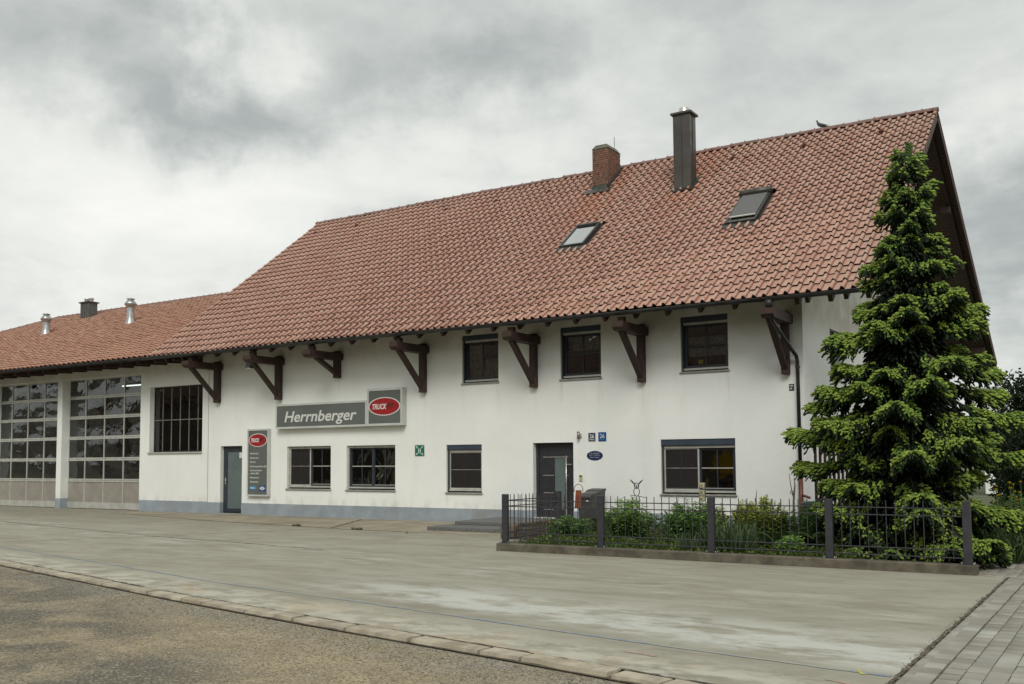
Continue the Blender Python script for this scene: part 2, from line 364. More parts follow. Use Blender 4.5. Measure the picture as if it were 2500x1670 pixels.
def mat_road():
    m, b, t = newmat('dusty_road', (0.25, 0.2, 0.13), 0.95)
    P = t.pos()
    D = t.scl(P, (1.0, 1.0, 1))
    n1 = t.noise(D, 0.42, 6, 0.6, 0.5); n2 = t.noise(P, 1.6, 6, 0.65, 0.2)
    c = t.mix(t.mr(n2, 0.32, 0.68), (0.275, 0.225, 0.135), (0.38, 0.31, 0.19))
    c = t.mix(t.mr(n1, 0.50, 0.66, 0, 0.55), c, (0.22, 0.20, 0.15))
    s = t.sep(P)
    mp = t.N.new('ShaderNodeMapping'); mp.inputs['Rotation'].default_value = (0, 0, R_(14)); mp.inputs['Scale'].default_value = (0.25, 3.2, 1); t.L.new(P, mp.inputs['Vector'])
    trk = t.noise(mp.outputs[0], 1.3, 6, 0.7); c = t.mix(t.mr(trk, 0.50, 0.70, 0, 0.5), c, (0.17, 0.145, 0.10)); c = t.mix(t.mr(trk, 0.46, 0.30, 0, 0.4), c, (0.40, 0.33, 0.215))
    # damp dark oil-stained area in the near left wheel tracks, own shape
    k = t.m('ADD', s[1], t.m('MULTIPLY', s[0], 0.50))
    dk = t.m('MULTIPLY', t.mr(k, -20.3, -21.5), t.mr(t.noise(P, 0.8, 5, 0.65, 0.6), 0.38, 0.58))
    c = t.mix(t.m('MULTIPLY', dk, 0.85), c, (0.105, 0.093, 0.07))
    g = t.mr(t.m('ADD', s[1], t.m('MULTIPLY', s[0], 0.19)), -17.7, -16.9, 0, 0.7)
    c = t.mix(t.m('MULTIPLY', g, t.mr(n2, 0.35, 0.65)), c, (0.22, 0.215, 0.185))
    v = t.vor(P, 55, out='Color'); vs = t.sep(v)
    c = t.mix(t.m('MULTIPLY', t.mr(vs[0], 0.6, 1.0), 0.5), c, (0.50, 0.46, 0.36))
    c = t.mix(t.m('MULTIPLY', t.mr(vs[1], 0.55, 1.0), 0.75), c, (0.06, 0.055, 0.045))
    v2 = t.vor(P, 17.0); c = t.mix(t.m('MULTIPLY', t.mr(v2, 0.16, 0.08), t.mr(t.noise(P, 5, 2), 0.5, 0.6)), c, (0.055, 0.05, 0.04))
    t.L.new(c, b.inputs['Base Color'])
    h = t.m('ADD', t.m('MULTIPLY', t.vor(P, 60), 0.8), t.m('MULTIPLY', t.noise(P, 14, 5, 0.65), 1.2))
    t.L.new(t.bump(h, 0.7, 0.018), b.inputs['Normal'])
    return m
def mat_leaf(name, rough=0.55, trans=0.25, boost=1.0):
    m, b, t = newmat(name, (0.06, 0.1, 0.03), rough, 0, 0.35)
    a = t.N.new('ShaderNodeAttribute'); a.attribute_name = 'tint'
    c = t.mix(t.mr(t.noise(t.pos(), 9, 3), 0.3, 0.7, 0, 0.15), a.outputs['Color'], (0.02, 0.035, 0.012))
    t.L.new(c, b.inputs['Base Color'])
    if trans:
        tr = t.N.new('ShaderNodeBsdfTranslucent'); t.L.new(c, tr.inputs[0]); mx = t.N.new('ShaderNodeMixShader'); mx.inputs[0].default_value = trans
        t.L.new(b.outputs[0], mx.inputs[1]); t.L.new(tr.outputs[0], mx.inputs[2]); t.L.new(mx.outputs[0], t.N['Material Output'].inputs[0])
    return m
def mat_glass(name, tint=(0.6, 0.64, 0.62), wob=0.0, wscale=3.0, boost=0.0):
    m = bpy.data.materials.new(name); m.use_nodes = True; MATS[name] = m; t = NT(m); t.N.clear()
    o = t.N.new('ShaderNodeOutputMaterial'); tr = t.N.new('ShaderNodeBsdfTransparent'); tr.inputs[0].default_value = (*tint, 1)
    gl = t.N.new('ShaderNodeBsdfGlossy'); gl.inputs['Roughness'].default_value = 0.015; gl.inputs[0].default_value = (0.95, 0.97, 0.96, 1)
    fr = t.N.new('ShaderNodeFresnel'); fr.inputs[0].default_value = 1.55
    if wob:
        P = t.pos()
        bn = t.bump(t.noise(P, wscale, 2, 0.5, 0.8), 1.0, wob); t.L.new(bn, gl.inputs['Normal']); t.L.new(bn, fr.inputs['Normal'])
    f = t.m('ADD', t.m('MULTIPLY', fr.outputs[0], 1.5), boost, clamp=True)
    mx = t.N.new('ShaderNodeMixShader'); t.L.new(f, mx.inputs[0]); t.L.new(tr.outputs[0], mx.inputs[1]); t.L.new(gl.outputs[0], mx.inputs[2]); t.L.new(mx.outputs[0], o.inputs[0])
    return m
def mat_wood(name, col, dark, rough=0.65):
    m, b, t = newmat(name, col, rough)
    P = t.pos(); g = t.noise(t.scl(P, (9, 9, 1.6)), 3.0, 5, 0.6, 0.6)
    c = t.mix(t.mr(g, 0.3, 0.7), col, dark); t.L.new(c, b.inputs['Base Color'])
    t.L.new(t.bump(g, 0.3, 0.004), b.inputs['Normal']); return m

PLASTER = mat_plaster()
PLINTH = varied('blue_grey_plinth_paint', (0.285, 0.325, 0.36), 0.8, amount=0.13, scale=1.6, bump=0.3, bscale=40, bdist=0.006, dirt=(0.25, 0.26, 0.25))
ROOF_X0, ROOF_W, ROOF_NX = -29.35, 0.25, 99
EAVE = np.array([-1.33, 5.48]); RIDGE = np.array([7.10, 11.92]); ROOF_NR = 27
ROOF = mat_roof('clay_roof_tile', (0.405, 0.225, 0.17), (0.475, 0.295, 0.23), (0.53, 0.405, 0.325), ROOF_X0, ROOF_W, EAVE[0], (RIDGE[0]-EAVE[0])/ROOF_NR)
ROOF2 = mat_roof('workshop_roof_tile', (0.36, 0.185, 0.125), (0.41, 0.225, 0.155), (0.44, 0.27, 0.19), -62.0, 0.3, -1.3, 0.31)
RIDGEM = varied('ridge_tile_clay', (0.20, 0.115, 0.10), 0.8, amount=0.35, scale=5, dirt=(0.13, 0.12, 0.10), bscale=40)
WOOD = mat_wood('dark_brown_timber', (0.055, 0.026, 0.018), (0.028, 0.014, 0.011))
WOODL = mat_wood('weathered_timber', (0.13, 0.085, 0.06), (0.07, 0.045, 0.032))
SOFFIT = mat_wood('soffit_boards', (0.115, 0.066, 0.048), (0.06, 0.036, 0.027))
GUTTER = varied('dark_gutter_metal', (0.045, 0.044, 0.042), 0.42, 0.55, amount=0.3, scale=3, bump=0.05)
COPPER = varied('brown_standpipe_metal', (0.13, 0.045, 0.028), 0.45, 0.3, amount=0.35, scale=8)
ANTH = varied('anthracite_frame', (0.028, 0.035, 0.047), 0.42, 0, amount=0.15, scale=3, bump=0.0)
ANTHB = varied('blue_grey_shutter_box', (0.040, 0.055, 0.078), 0.4, 0, amount=0.15, scale=2, bump=0.0)
ALU = varied('pale_aluminium', (0.52, 0.52, 0.47), 0.45, 0.3, amount=0.12, scale=4, bump=0.0)
ALU2 = varied('door_panel_aluminium', (0.34, 0.315, 0.27), 0.5, 0.25, amount=0.10, scale=2, bump=0.05)
SILL = varied('stone_sill', (0.30, 0.30, 0.27), 0.7, amount=0.15, scale=6)
GLASS = mat_glass('window_glass', (0.74, 0.77, 0.75), 0.006, 1.6)
GLASSW = mat_glass('warped_acrylic', (0.62, 0.64, 0.62), 0.010, 4.0, 0.02)
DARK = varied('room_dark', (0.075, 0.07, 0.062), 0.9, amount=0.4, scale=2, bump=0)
CURT = varied('net_curtain', (0.30, 0.28, 0.25), 0.9, amount=0.35, scale=5, bump=0)
SCREEN = varied('insect_mesh', (0.045, 0.042, 0.042), 0.9, amount=0.2, scale=4, bump=0)
FROST = varied('frosted_glass', (0.12, 0.155, 0.15), 0.28, amount=0.10, scale=1.2, bump=0)
FENCE = varied('anthracite_fence_coating', (0.045, 0.045, 0.052), 0.5, 0.2, amount=0.15, scale=5, bump=0.05)
CURB = varied('mossy_concrete', (0.115, 0.10, 0.073), 0.95, amount=0.4, scale=3.5, bump=0.7, bscale=45, bdist=0.01, dirt=(0.075, 0.065, 0.045))
BOLT = varied('zinc_bolt', (0.5, 0.5, 0.48), 0.35, 0.8, bump=0)
STEEL = varied('stainless_steel', (0.62, 0.60, 0.56), 0.3, 0.7, amount=0.1, bump=0)
SIGNG = varied('sign_grey', (0.115, 0.128, 0.115), 0.45, amount=0.06, scale=1.0, bump=0)
SIGNF = varied('sign_frame', (0.52, 0.54, 0.51), 0.5, amount=0.08, scale=2.0, bump=0)
WHITE = varied('sign_white', (0.66, 0.67, 0.64), 0.5, amount=0.05, bump=0)
RED = varied('sign_red', (0.33, 0.008, 0.012), 0.4, amount=0.05, bump=0)
BLACK = varied('black_paint', (0.018, 0.014, 0.014), 0.5, amount=0.1, bump=0)
GREEN = varied('safety_green', (0.0, 0.15, 0.085), 0.5, amount=0.05, bump=0)
NAVY = varied('enamel_navy', (0.012, 0.022, 0.075), 0.3, amount=0.1, bump=0)
BLUE = varied('enamel_blue', (0.01, 0.07, 0.25), 0.3, amount=0.1, bump=0)
LBLUE = varied('logo_light_blue', (0.03, 0.22, 0.45), 0.4, amount=0.05, bump=0)
BRICK = varied('chimney_brick', (0.19, 0.095, 0.065), 0.9, amount=0.45, scale=9, bump=0.5, bscale=60, bdist=0.006, dirt=(0.10, 0.095, 0.06))
MORTAR = varied('chimney_mortar', (0.13, 0.115, 0.085), 0.95, amount=0.3)
SLATE = varied('chimney_cap', (0.11, 0.105, 0.08), 0.85, amount=0.4, scale=10, dirt=(0.16, 0.13, 0.06))
LEAD = varied('lead_flashing', (0.075, 0.082, 0.075), 0.5, 0.5, amount=0.35, scale=6)
CLAD = varied('dark_metal_cladding', (0.085, 0.078, 0.07), 0.38, 0.6, amount=0.2, scale=1.4, bump=0.05)
ZINC = varied('galvanised_sheet', (0.42, 0.44, 0.43), 0.35, 0.75, amount=0.2, scale=6)
GRANITE = varied('granite_block', (0.13, 0.13, 0.125), 0.8, amount=0.4, scale=30, bump=0.5)
TROUGH = varied('rough_sandstone', (0.13, 0.095, 0.06), 0.95, amount=0.45, scale=6, bump=0.8, bscale=18, bdist=0.02, dirt=(0.08, 0.055, 0.035))
SOIL = varied('garden_soil', (0.05, 0.037, 0.024), 1.0, amount=0.4, scale=9, bump=0.8, bscale=25, bdist=0.03)
def paver_tint(m):
    t = NT(m); b = t.N['Principled BSDF']; src = b.inputs['Base Color'].links[0].from_socket; s = t.sep(t.pos())
    ix = t.m('FLOOR', t.m('DIVIDE', t.m('ADD', s[0], 1.455), 0.165)); par = t.m('MULTIPLY', t.m('MODULO', t.m('ADD', ix, 40.0), 2.0), 0.5)
    iy = t.m('FLOOR', t.m('ADD', t.m('ADD', t.m('DIVIDE', t.m('ADD', s[1], 16.3), 0.235), 0.5), par))
    cb = t.N.new('ShaderNodeCombineXYZ'); t.L.new(ix, cb.inputs[0]); t.L.new(iy, cb.inputs[1])
    wn = t.N.new('ShaderNodeTexWhiteNoise'); wn.noise_dimensions = '2D'; t.L.new(cb.outputs[0], wn.inputs['Vector'])
    c = t.mix(t.mr(wn.outputs['Value'], 0, 1, 0, 0.55), src, (0.17, 0.155, 0.125)); t.L.new(c, b.inputs['Base Color'])
CONC = mat_concrete(); ROADM = mat_road()
JOINT = varied('dirt_filled_joint', (0.085, 0.072, 0.048), 1.0, amount=0.5, scale=8, bump=0.6, bscale=60, bdist=0.006)
TAR = varied('tar_joint', (0.03, 0.028, 0.025), 0.8, amount=0.4, scale=10)
KSTONE = varied('channel_stone', (0.37, 0.33, 0.25), 0.92, amount=0.28, scale=3.5, bump=0.5, bscale=40, bdist=0.006, dirt=(0.25, 0.19, 0.12))
PAVER = varied('paver_concrete', (0.31, 0.295, 0.25), 0.92, amount=0.25, scale=1.3, bump=0.5, bscale=70, bdist=0.004, dirt=(0.42, 0.43, 0.39))
paver_tint(PAVER)
GRASSM = mat_leaf('grass_blades', 0.6, 0.2); LEAF = mat_leaf('leaves', trans=0.35); NEEDLE = mat_leaf('spruce_needles', 0.6, 0.22)
BARK = varied('spruce_bark', (0.05, 0.036, 0.028), 0.95, amount=0.4, scale=12, bump=0.8, bscale=30, bdist=0.02)
TERRA = varied('ornament_terracotta', (0.22, 0.065, 0.03), 0.8, amount=0.3, scale=8)
BINM = varied('bin_plastic', (0.055, 0.055, 0.055), 0.5, amount=0.2, scale=3)
BARREL = varied('rain_barrel_green', (0.02, 0.06, 0.035), 0.45, amount=0.25, scale=4)
CREAM = varied('cream_wood', (0.50, 0.44, 0.27), 0.7, amount=0.15, scale=8)
def mat_blueline():
    m, b, t = newmat('worn_blue_line', (0.1, 0.2, 0.4), 0.9)
    P = t.pos()
    c = t.mix(t.mr(t.noise(P, 14, 5, 0.7), 0.40, 0.60, 0.15, 0.9), (0.12, 0.21, 0.35), (0.33, 0.33, 0.28))
    c = t.mix(t.mr(t.noise(P, 0.9, 3), 0.42, 0.62, 0, 0.8), c, (0.34, 0.335, 0.28))
    t.L.new(c, b.inputs['Base Color']); return m
BLINE = mat_blueline()
def mat_emit(name, col, st):
    m = bpy.data.materials.new(name); m.use_nodes = True; t = NT(m); t.N.clear(); o = t.N.new('ShaderNodeOutputMaterial')
    e = t.N.new('ShaderNodeEmission'); e.inputs[0].default_value = (*col, 1); e.inputs[1].default_value = st; t.L.new(e.outputs[0], o.inputs[0]); return m

def text_mesh(body, size, mat, name='lettering', shear=0.0, bold=0.0, depth=0.004, align='LEFT', sx=1.0):
    cu = bpy.data.curves.new(name, 'FONT'); cu.body = body; cu.size = size; cu.shear = shear; cu.offset = bold
    cu.extrude = depth; cu.align_x = align; cu.resolution_u = 3
    ob = bpy.data.objects.new(name, cu); COL.objects.link(ob)
    me = bpy.data.meshes.new_from_object(ob.evaluated_get(bpy.context.evaluated_depsgraph_get())); bpy.data.objects.remove(ob)
    # stand it up facing -y
    co = np.zeros(len(me.vertices)*3, np.float32); me.vertices.foreach_get('co', co); co = co.reshape(-1, 3)
    me.vertices.foreach_set('co', np.stack([co[:, 0]*sx, -co[:, 2], co[:, 1]], 1).reshape(-1)); me.name = name
    me.materials.clear(); me.materials.append(mat); me.update(); return me
def text_fit(body, x0, x1, zb, h, y, mat, parent, name='lettering', shear=0.0, bold=0.0, depth=0.003, font_h=0.70):
    """text whose letters span x0..x1, cap height h, baseline zb, front face at y"""
    me = text_mesh(body, h/font_h, mat, name, shear, bold, depth)
    co = np.zeros(len(me.vertices)*3, np.float32); me.vertices.foreach_get('co', co); co = co.reshape(-1, 3)
    a, b = co[:, 0].min(), co[:, 0].max(); co[:, 0] = (co[:, 0]-a)/(b-a)*(x1-x0)
    me.vertices.foreach_set('co', co.reshape(-1)); me.update()
    return link(name, me, parent, (x0, y, zb))

# ================================================================== SETTING
def poly_sheet(name, pts, z, mat, parent=None, kind=None):
    mb = MB(); n = len(pts); mb.v = [(p[0], p[1], z) for p in pts]; mb.f = [tuple(range(n))]
    o = mb.build(name, mat, parent, fix=False)
    me = o.data
    if me.polygons[0].normal.z < 0: me.flip_normals()
    if kind: o['kind'] = kind
    return o
GROUND = varied('far_field', (0.085, 0.10, 0.045), 1.0, amount=0.35, scale=0.3, bump=0.5, bscale=4, bdist=0.1)
ground = poly_sheet('ground', [(-900, -900), (900, -900), (900, 900), (-900, 900)], -0.09, GROUND, None, 'structure')
KL = [(-62, -1.0), (-40, -7.4), (-27, -10.95), (-21, -12.45), (-17.68, -13.2), (-13.67, -14.05), (-10.75, -14.68), (-7.87, -15.2), (-4.95, -15.68), (-3.25, -16.0), (-1.72, -16.3), (6.0, -17.9), (20, -21)]
def kl(x):
    for (a, b), (c, d) in zip(KL, KL[1:]):
        if a <= x <= c: return b + (d-b)*(x-a)/(c-a)
    return KL[-1][1]
road = poly_sheet('road', [(-120, -80), (80, -80), (80, -20)] + [(x, y-0.1) for x, y in KL[::-1]] + [(-120, 14)], -0.045, ROADM, None, 'structure')
fore = poly_sheet('forecourt', [(x, y+0.14) for x, y in KL if x <= -1.7] + [(-1.72, 0.3), (-62, 0.3)], 0.0, CONC, None, 'structure')
APRON = varied('apron_concrete', (0.285, 0.25, 0.18), 0.92, amount=0.2, scale=1.1, bump=0.4, bscale=50, bdist=0.006, dirt=(0.20, 0.17, 0.12))
# seams and painted line: shallow strips with uneven edges
def strip(pts, w, z, mat, name, parent, jit=0.25, step=0.18, wob=0.0):
    mb = MB(); P = []
    for a, b in zip(pts, pts[1:]):
        d = math.dist(a, b); k = max(1, int(d/step))
        P += [(a[0]+(b[0]-a[0])*i/k, a[1]+(b[1]-a[1])*i/k) for i in range(k)]
    P.append(pts[-1]); n = len(P)
    for i, p in enumerate(P):
        q = P[min(i+1, n-1)]; r = P[max(i-1, 0)]; dx, dy = q[0]-r[0], q[1]-r[1]; l = math.hypot(dx, dy) or 1; nx, ny = -dy/l, dx/l
        o = random.uniform(-wob, wob)
        a = w/2*(1+random.uniform(-jit, jit))+o; c = w/2*(1+random.uniform(-jit, jit))-o
        mb.v += [(p[0]+nx*a, p[1]+ny*a, z), (p[0]-nx*c, p[1]-ny*c, z)]
        if i: mb.f.append((2*i-2, 2*i-1, 2*i+1, 2*i))
    o = mb.build(name, mat, parent, fix=False)
    if o.data.polygons[0].normal.z < 0: o.data.flip_normals()
    return o
apron = poly_sheet('apron', [(-31.4, -0.6), (-31.0, -1.3), (-27, -2.3), (-23.6, -3.0), (-19.73, -3.58), (-17.5, -3.88), (-15.34, -3.84), (-11.3, -3.9), (-11.3, 0.28), (-31.4, 0.28)], 0.0035, APRON, fore)
strip([(-31.0, -1.3), (-27, -2.3), (-23.6, -3.0), (-19.73, -3.58), (-17.5, -3.88), (-15.34, -3.84)], 0.045, 0.0065, JOINT, 'slab_joint', fore, 0.9, wob=0.015)
strip([(-40, -4.2), (-29.9, -6.13), (-20.28, -7.87), (-17.86, -8.07), (-14, -8.6)], 0.035, 0.004, JOINT, 'slab_joint', fore, 0.95, wob=0.01)
strip([(-24, -13.0), (-21.93, -10.71), (-20.16, -7.96), (-19.45, -6.23), (-18.6, -4.2)], 0.03, 0.005, JOINT, 'slab_joint', fore, 0.95, wob=0.01)
strip([(-18.3, -3.75), (-18.75, -3.0), (-19.5, -1.6), (-20.2, -0.4)], 0.07, 0.0075, TAR, 'slab_joint', fore, 0.9)
strip([(-15.7, -3.75), (-15.3, -4.3)], 0.03, 0.0075, JOINT, 'slab_joint', fore, 0.9)
BL = [(-34, -8.2), (-26, -10.2), (-20.72, -11.41), (-15.0, -12.6), (-11.86, -13.32), (-8.58, -13.82), (-5.79, -14.32), (-4.08, -14.6), (-1.78, -14.92)]
strip(BL, 0.05, 0.0045, BLINE, 'painted_line', fore, 0.35, 0.12)
PINK = varied('survey_pink', (0.38, 0.28, 0.225), 0.9, amount=0.3, scale=12, dirt=(0.36, 0.34, 0.29)); YEL = varied('survey_yellow', (0.45, 0.40, 0.10), 0.9, dirt=(0.36, 0.34, 0.29), scale=10)
strip([(-4.1, -15.05), (-3.75, -15.12)], 0.04, 0.0046, PINK, 'survey_mark', fore, 0.8, 0.05)
strip([(-1.98, -15.35), (-2.2, -15.3)], 0.04, 0.0046, PINK, 'survey_mark', fore, 0.8, 0.05)
strip([(-2.06, -14.78), (-1.98, -14.95)], 0.03, 0.0050, YEL, 'survey_mark', fore, 0.8, 0.05)
# channel stones between road and forecourt, each 1 m or so, slightly uneven
kerb = poly_sheet('kerb', [(x, y-0.13) for x, y in KL[1:11]] + [(x, y+0.17) for x, y in KL[1:11]][::-1], -0.03, JOINT, None, 'structure')
x = -26.0; k = 0
while x < -1.9:
    L = random.choice((0.95, 1.0, 1.0, 0.5)) if x > -14 else 1.0
    x2 = min(x + L*0.975, -1.78); a = (x, kl(x)); b = (x2, kl(x2))
    mb = MB(); dx, dy = b[0]-a[0], b[1]-a[1]; l = math.hypot(dx, dy); nx, ny = -dy/l, dx/l
    h = 0.004+random.uniform(-0.010, 0.010); top = []; seg = 5
    for i in range(seg+1):
        t_ = i/seg; px, py = a[0]+dx*t_+dx/l*0.012*(1 if i == 0 else -1 if i == seg else 0), a[1]+dy*t_
        w1 = 0.125+random.uniform(-0.008, 0.004); w2 = 0.105+random.uniform(-0.035, 0.012)
        mb.v += [(px+nx*w1, py+ny*w1, h-0.012), (px+nx*(w1-0.012), py+ny*(w1-0.012), h), (px-nx*(w2-0.02), py-ny*(w2-0.02), h-0.004), (px-nx*w2, py-ny*w2, -0.055)]
        if i:
            n = 4*i
            for j in range(3): mb.f.append((n-4+j, n-3+j, n+1+j, n+j))
    mb.f.append((0, 1, 2, 3)); mb.f.append((4*seg+3, 4*seg+2, 4*seg+1, 4*seg))
    mb.build('kerb_stone', KSTONE, kerb); x += L; k += 1
strip([(x, y+0.135) for x, y in KL[2:11]], 0.024, 0.0085, JOINT, 'slab_joint', fore, 0.95, 0.09, 0.012)

# paved path on the right: joint strip, border slabs, small pavers
path = poly_sheet('pavement', [(-1.74, -16.2), (6, -17.6), (9, 14), (-2.3, 14), (-2.12, -6.9), (-1.74, -6.9)], -0.004, JOINT, None, 'structure')
def paver_mesh(w, l, name, ch=0.006):
    mb = MB(); mb.cbox(-w/2, -l/2, -0.05, w/2, l/2, 0.0, ch); return mb.mesh(name, PAVER)
bs = paver_mesh(0.235, 0.56, 'border_slab', 0.008)
y = -16.0; i = 0
while y < -7.2:
    o = link('border_slab', bs, path, (-1.585+random.uniform(-.004, .004), y, 0.004+random.uniform(-.004, .003)), (random.uniform(-.008, .008), random.uniform(-.008, .008), random.uniform(-.006, .006))); y += 0.575
PW, PL = 0.165, 0.235
pv = [paver_mesh(PW-.006, PL-.016, 'paver', 0.005), paver_mesh(PW-.005, PL-.018, 'paver', 0.006)]
cells = []
for c in range(-4, 24):
    xx = -1.455 + PW*(c+0.5)
    y = -16.3 + (PL/2 if c % 2 else 0)
    while y < 9.0:
        if xx > (-1.44 if y < -7.1 else -2.05): cells.append((math.dist((xx, y), (0.6, -20)), xx, y))
        y += PL
cells = [c for c in cells if c[1] < 2.4]
cells.sort(); near = cells[:300]; far = cells[300:]
for q, (d, xx, yy) in enumerate(near):
    link('paver', pv[q % 2], path, (xx, yy, 0.003+random.uniform(-.005, .004)), (random.uniform(-.018, .018), random.uniform(-.008, .008), random.uniform(-.012, .012)))
bm_ = MB().cbox(-PW/2+.003, -PL/2+.008, -0.05, PW/2-.003, PL/2-.008, 0.0, 0.005)
pos = np.array([(c[1], c[2], 0.003+random.uniform(-.005, .004)) for c in far]); mm = np.tile(np.eye(3), (len(far), 1, 1))
tag(link('paver', multi(bm_.v, bm_.f, pos, mm, 'paver', PAVER), path), kind='stuff')
strip([(-1.73, -16.1), (-1.72, -7.2)], 0.034, 0.0095, JOINT, 'slab_joint', path, 0.8, 0.1)
# loose grit: along kerb, joint, and over the road
octv = [(1,0,0),(0,1,0),(-1,0,0),(0,-1,0),(0,0,0.7),(0,0,-0.5)]; octf = [(0,1,4),(1,2,4),(2,3,4),(3,0,4),(1,0,5),(2,1,5),(3,2,5),(0,3,5)]
P = []; S = []; Cc = []
for _ in range(9000):
    t_ = random.random()
    if t_ < 0.5:
        x = random.uniform(-16, -1.8); y = kl(x) - 0.16 - abs(random.gauss(0, 0.45)); z = -0.043; s = random.uniform(0.003, 0.012)
    elif t_ < 0.54:
        y = random.uniform(-16, -9.5); x = -1.73 + random.gauss(0, 0.03); z = 0.012; s = random.uniform(0.003, 0.010)
    else:
        x = random.uniform(-14, 0.5); y = random.uniform(-21.5, -15.4)
        if y > kl(x)-0.2: continue
        z = -0.043; s = random.uniform(0.003, 0.010)
    P.append((x, y, z)); S.append((s*random.uniform(.7, 1.4), s*random.uniform(.7, 1.4), s*random.uniform(.6, 1))); g = random.uniform(0.12, 0.42); Cc.append((g, g*0.93, g*0.78))
GRIT = mat_leaf('grit', 0.9, 0)
dirs = np.array([(random.gauss(0, .2), random.gauss(0, .2), 1) for _ in P])
tag(link('gravel', multi(octv, octf, np.array(P), frames(dirs, rng.uniform(0, 6.28, len(P)), np.array(S)), 'gravel', GRIT, np.array(Cc))), 'loose grit and small stones scattered on the dusty road beside the kerb', 'gravel', kind='stuff')

# ================================================================== BUILDINGS
def wall_holes(name, mat, parent, x0, x1, z0, z1, holes, y=0.0, depth=0.32, reveal_mat=None):
    """front wall facing -y with real openings and reveals"""
    xs = sorted({x0, x1} | {h[0] for h in holes} | {h[1] for h in holes}); zs = sorted({z0, z1} | {h[2] for h in holes} | {h[3] for h in holes})
    mb = MB()
    for a, b in zip(xs, xs[1:]):
        for c, d in zip(zs, zs[1:]):
            mx, mz = (a+b)/2, (c+d)/2
            if any(h[0] < mx < h[1] and h[2] < mz < h[3] for h in holes): continue
            mb.quad((a, y, c), (b, y, c), (b, y, d), (a, y, d))
    for (a, b, c, d, *_) in holes:
        Y = y+depth
        mb.quad((a, y, c), (a, Y, c), (a, Y, d), (a, y, d)); mb.quad((b, Y, c), (b, y, c), (b, y, d), (b, Y, d))
        mb.quad((a, y, d), (a, Y, d), (b, Y, d), (b, y, d))
        if c > z0+0.01: mb.quad((a, Y, c), (a, y, c), (b, y, c), (b, Y, c))
    return mb.build(name, mat, parent, fix=False)

house = empty('house', 'long white house with red tiled gable roof and dark timber brackets, behind the garden fence', 'house', (-17, 0, 0))
def hp(o): return o
# children keep world coordinates: counter the empty's offset
class Off:
    pass
def setp(o, par):
    o.parent = par; o.matrix_parent_inverse = Matrix.Translation(-Vector(par.location)) if par.type == 'EMPTY' else Matrix.Identity(4); return o
_build = MB.build
def bw(mb, name, mat, par, smooth=False, fix=True):
    """build in world coordinates below an Empty or mesh parent"""
    o = _build(mb, name, mat, None, smooth, None, fix); return setp(o, par)

WIN = {  # key: x0,x1,z0,z1
 'w1': (-23.78, -21.83, 0.91, 2.29), 'w2': (-21.16, -19.18, 0.90, 2.28), 'w3': (-17.24, -15.98, 0.86, 2.25), 'w4': (-10.40, -8.41, 0.90, 2.29),
 'w5': (-16.66, -15.39, 4.04, 5.44), 'w6': (-13.34, -12.09, 3.99, 5.42), 'w7': (-9.80, -8.54, 4.00, 5.41)}
DOOR = (-14.25, -12.97, 0.2, 2.26); SDOOR = (-27.0, -25.92, 0.04, 2.345)
holes = list(WIN.values()) + [DOOR]
XC = -6.68; XJ = -27.65
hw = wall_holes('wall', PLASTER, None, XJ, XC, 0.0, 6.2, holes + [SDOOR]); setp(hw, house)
# gable wall (faces +x) with its windows, back and side
def gable():
    mb = MB(); X = XC
    hs = [(2.45, 3.45, 3.85, 5.15)]
    ys = [0.0, 2.45, 3.45, 17.8]; zs = [0.0, 3.85, 5.15, 5.9]
    for a, b in zip(ys, ys[1:]):
        for c, d in zip(zs, zs[1:]):
            if any(h[0] < (a+b)/2 < h[1] and h[2] < (c+d)/2 < h[3] for h in hs): continue
            mb.quad((X, a, c), (X, b, c), (X, b, d), (X, a, d))
    for a, b, c, d in hs:
        Y = X-0.3
        mb.quad((X, a, c), (Y, a, c), (Y, a, d), (X, a, d)); mb.quad((X, b, c), (X, b, d), (Y, b, d), (Y, b, c)); mb.quad((X, a, d), (Y, a, d), (Y, b, d), (X, b, d)); mb.quad((X, a, c), (X, b, c), (Y, b, c), (Y, a, c))
    n = len(mb.v); mb.v += [(X, 0.0, 5.9), (X, 17.8, 5.9), (X, 7.1, 11.7)]; mb.f.append((n, n+1, n+2))
    return mb
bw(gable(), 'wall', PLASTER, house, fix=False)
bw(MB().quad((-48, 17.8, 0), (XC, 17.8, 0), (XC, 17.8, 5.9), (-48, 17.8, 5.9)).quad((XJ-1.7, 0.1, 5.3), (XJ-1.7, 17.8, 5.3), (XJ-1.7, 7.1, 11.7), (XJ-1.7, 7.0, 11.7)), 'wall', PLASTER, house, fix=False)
# plinth: proud by 12 mm, stops at the doors
for a, b in ((XJ+0.012, SDOOR[0]+.004), (SDOOR[1]-.004, DOOR[0]+.004), (DOOR[1]-.004, XC+0.014)): bw(MB().box(a, -0.014, 0, b, 0.13, 0.395), 'plinth', PLINTH, house)
bw(MB().box(XC-0.05, 0.131, 0, XC+0.0135, 17.8, 0.394), 'plinth', PLINTH, house)
bw(MB().box(XJ-0.012, -0.004, 0.0, XJ+0.012, 0.01, 5.2), 'expansion_joint', varied('joint_sealant', (0.36, 0.36, 0.32), 0.8, dirt=(0.12, 0.12, 0.1), scale=5), house)

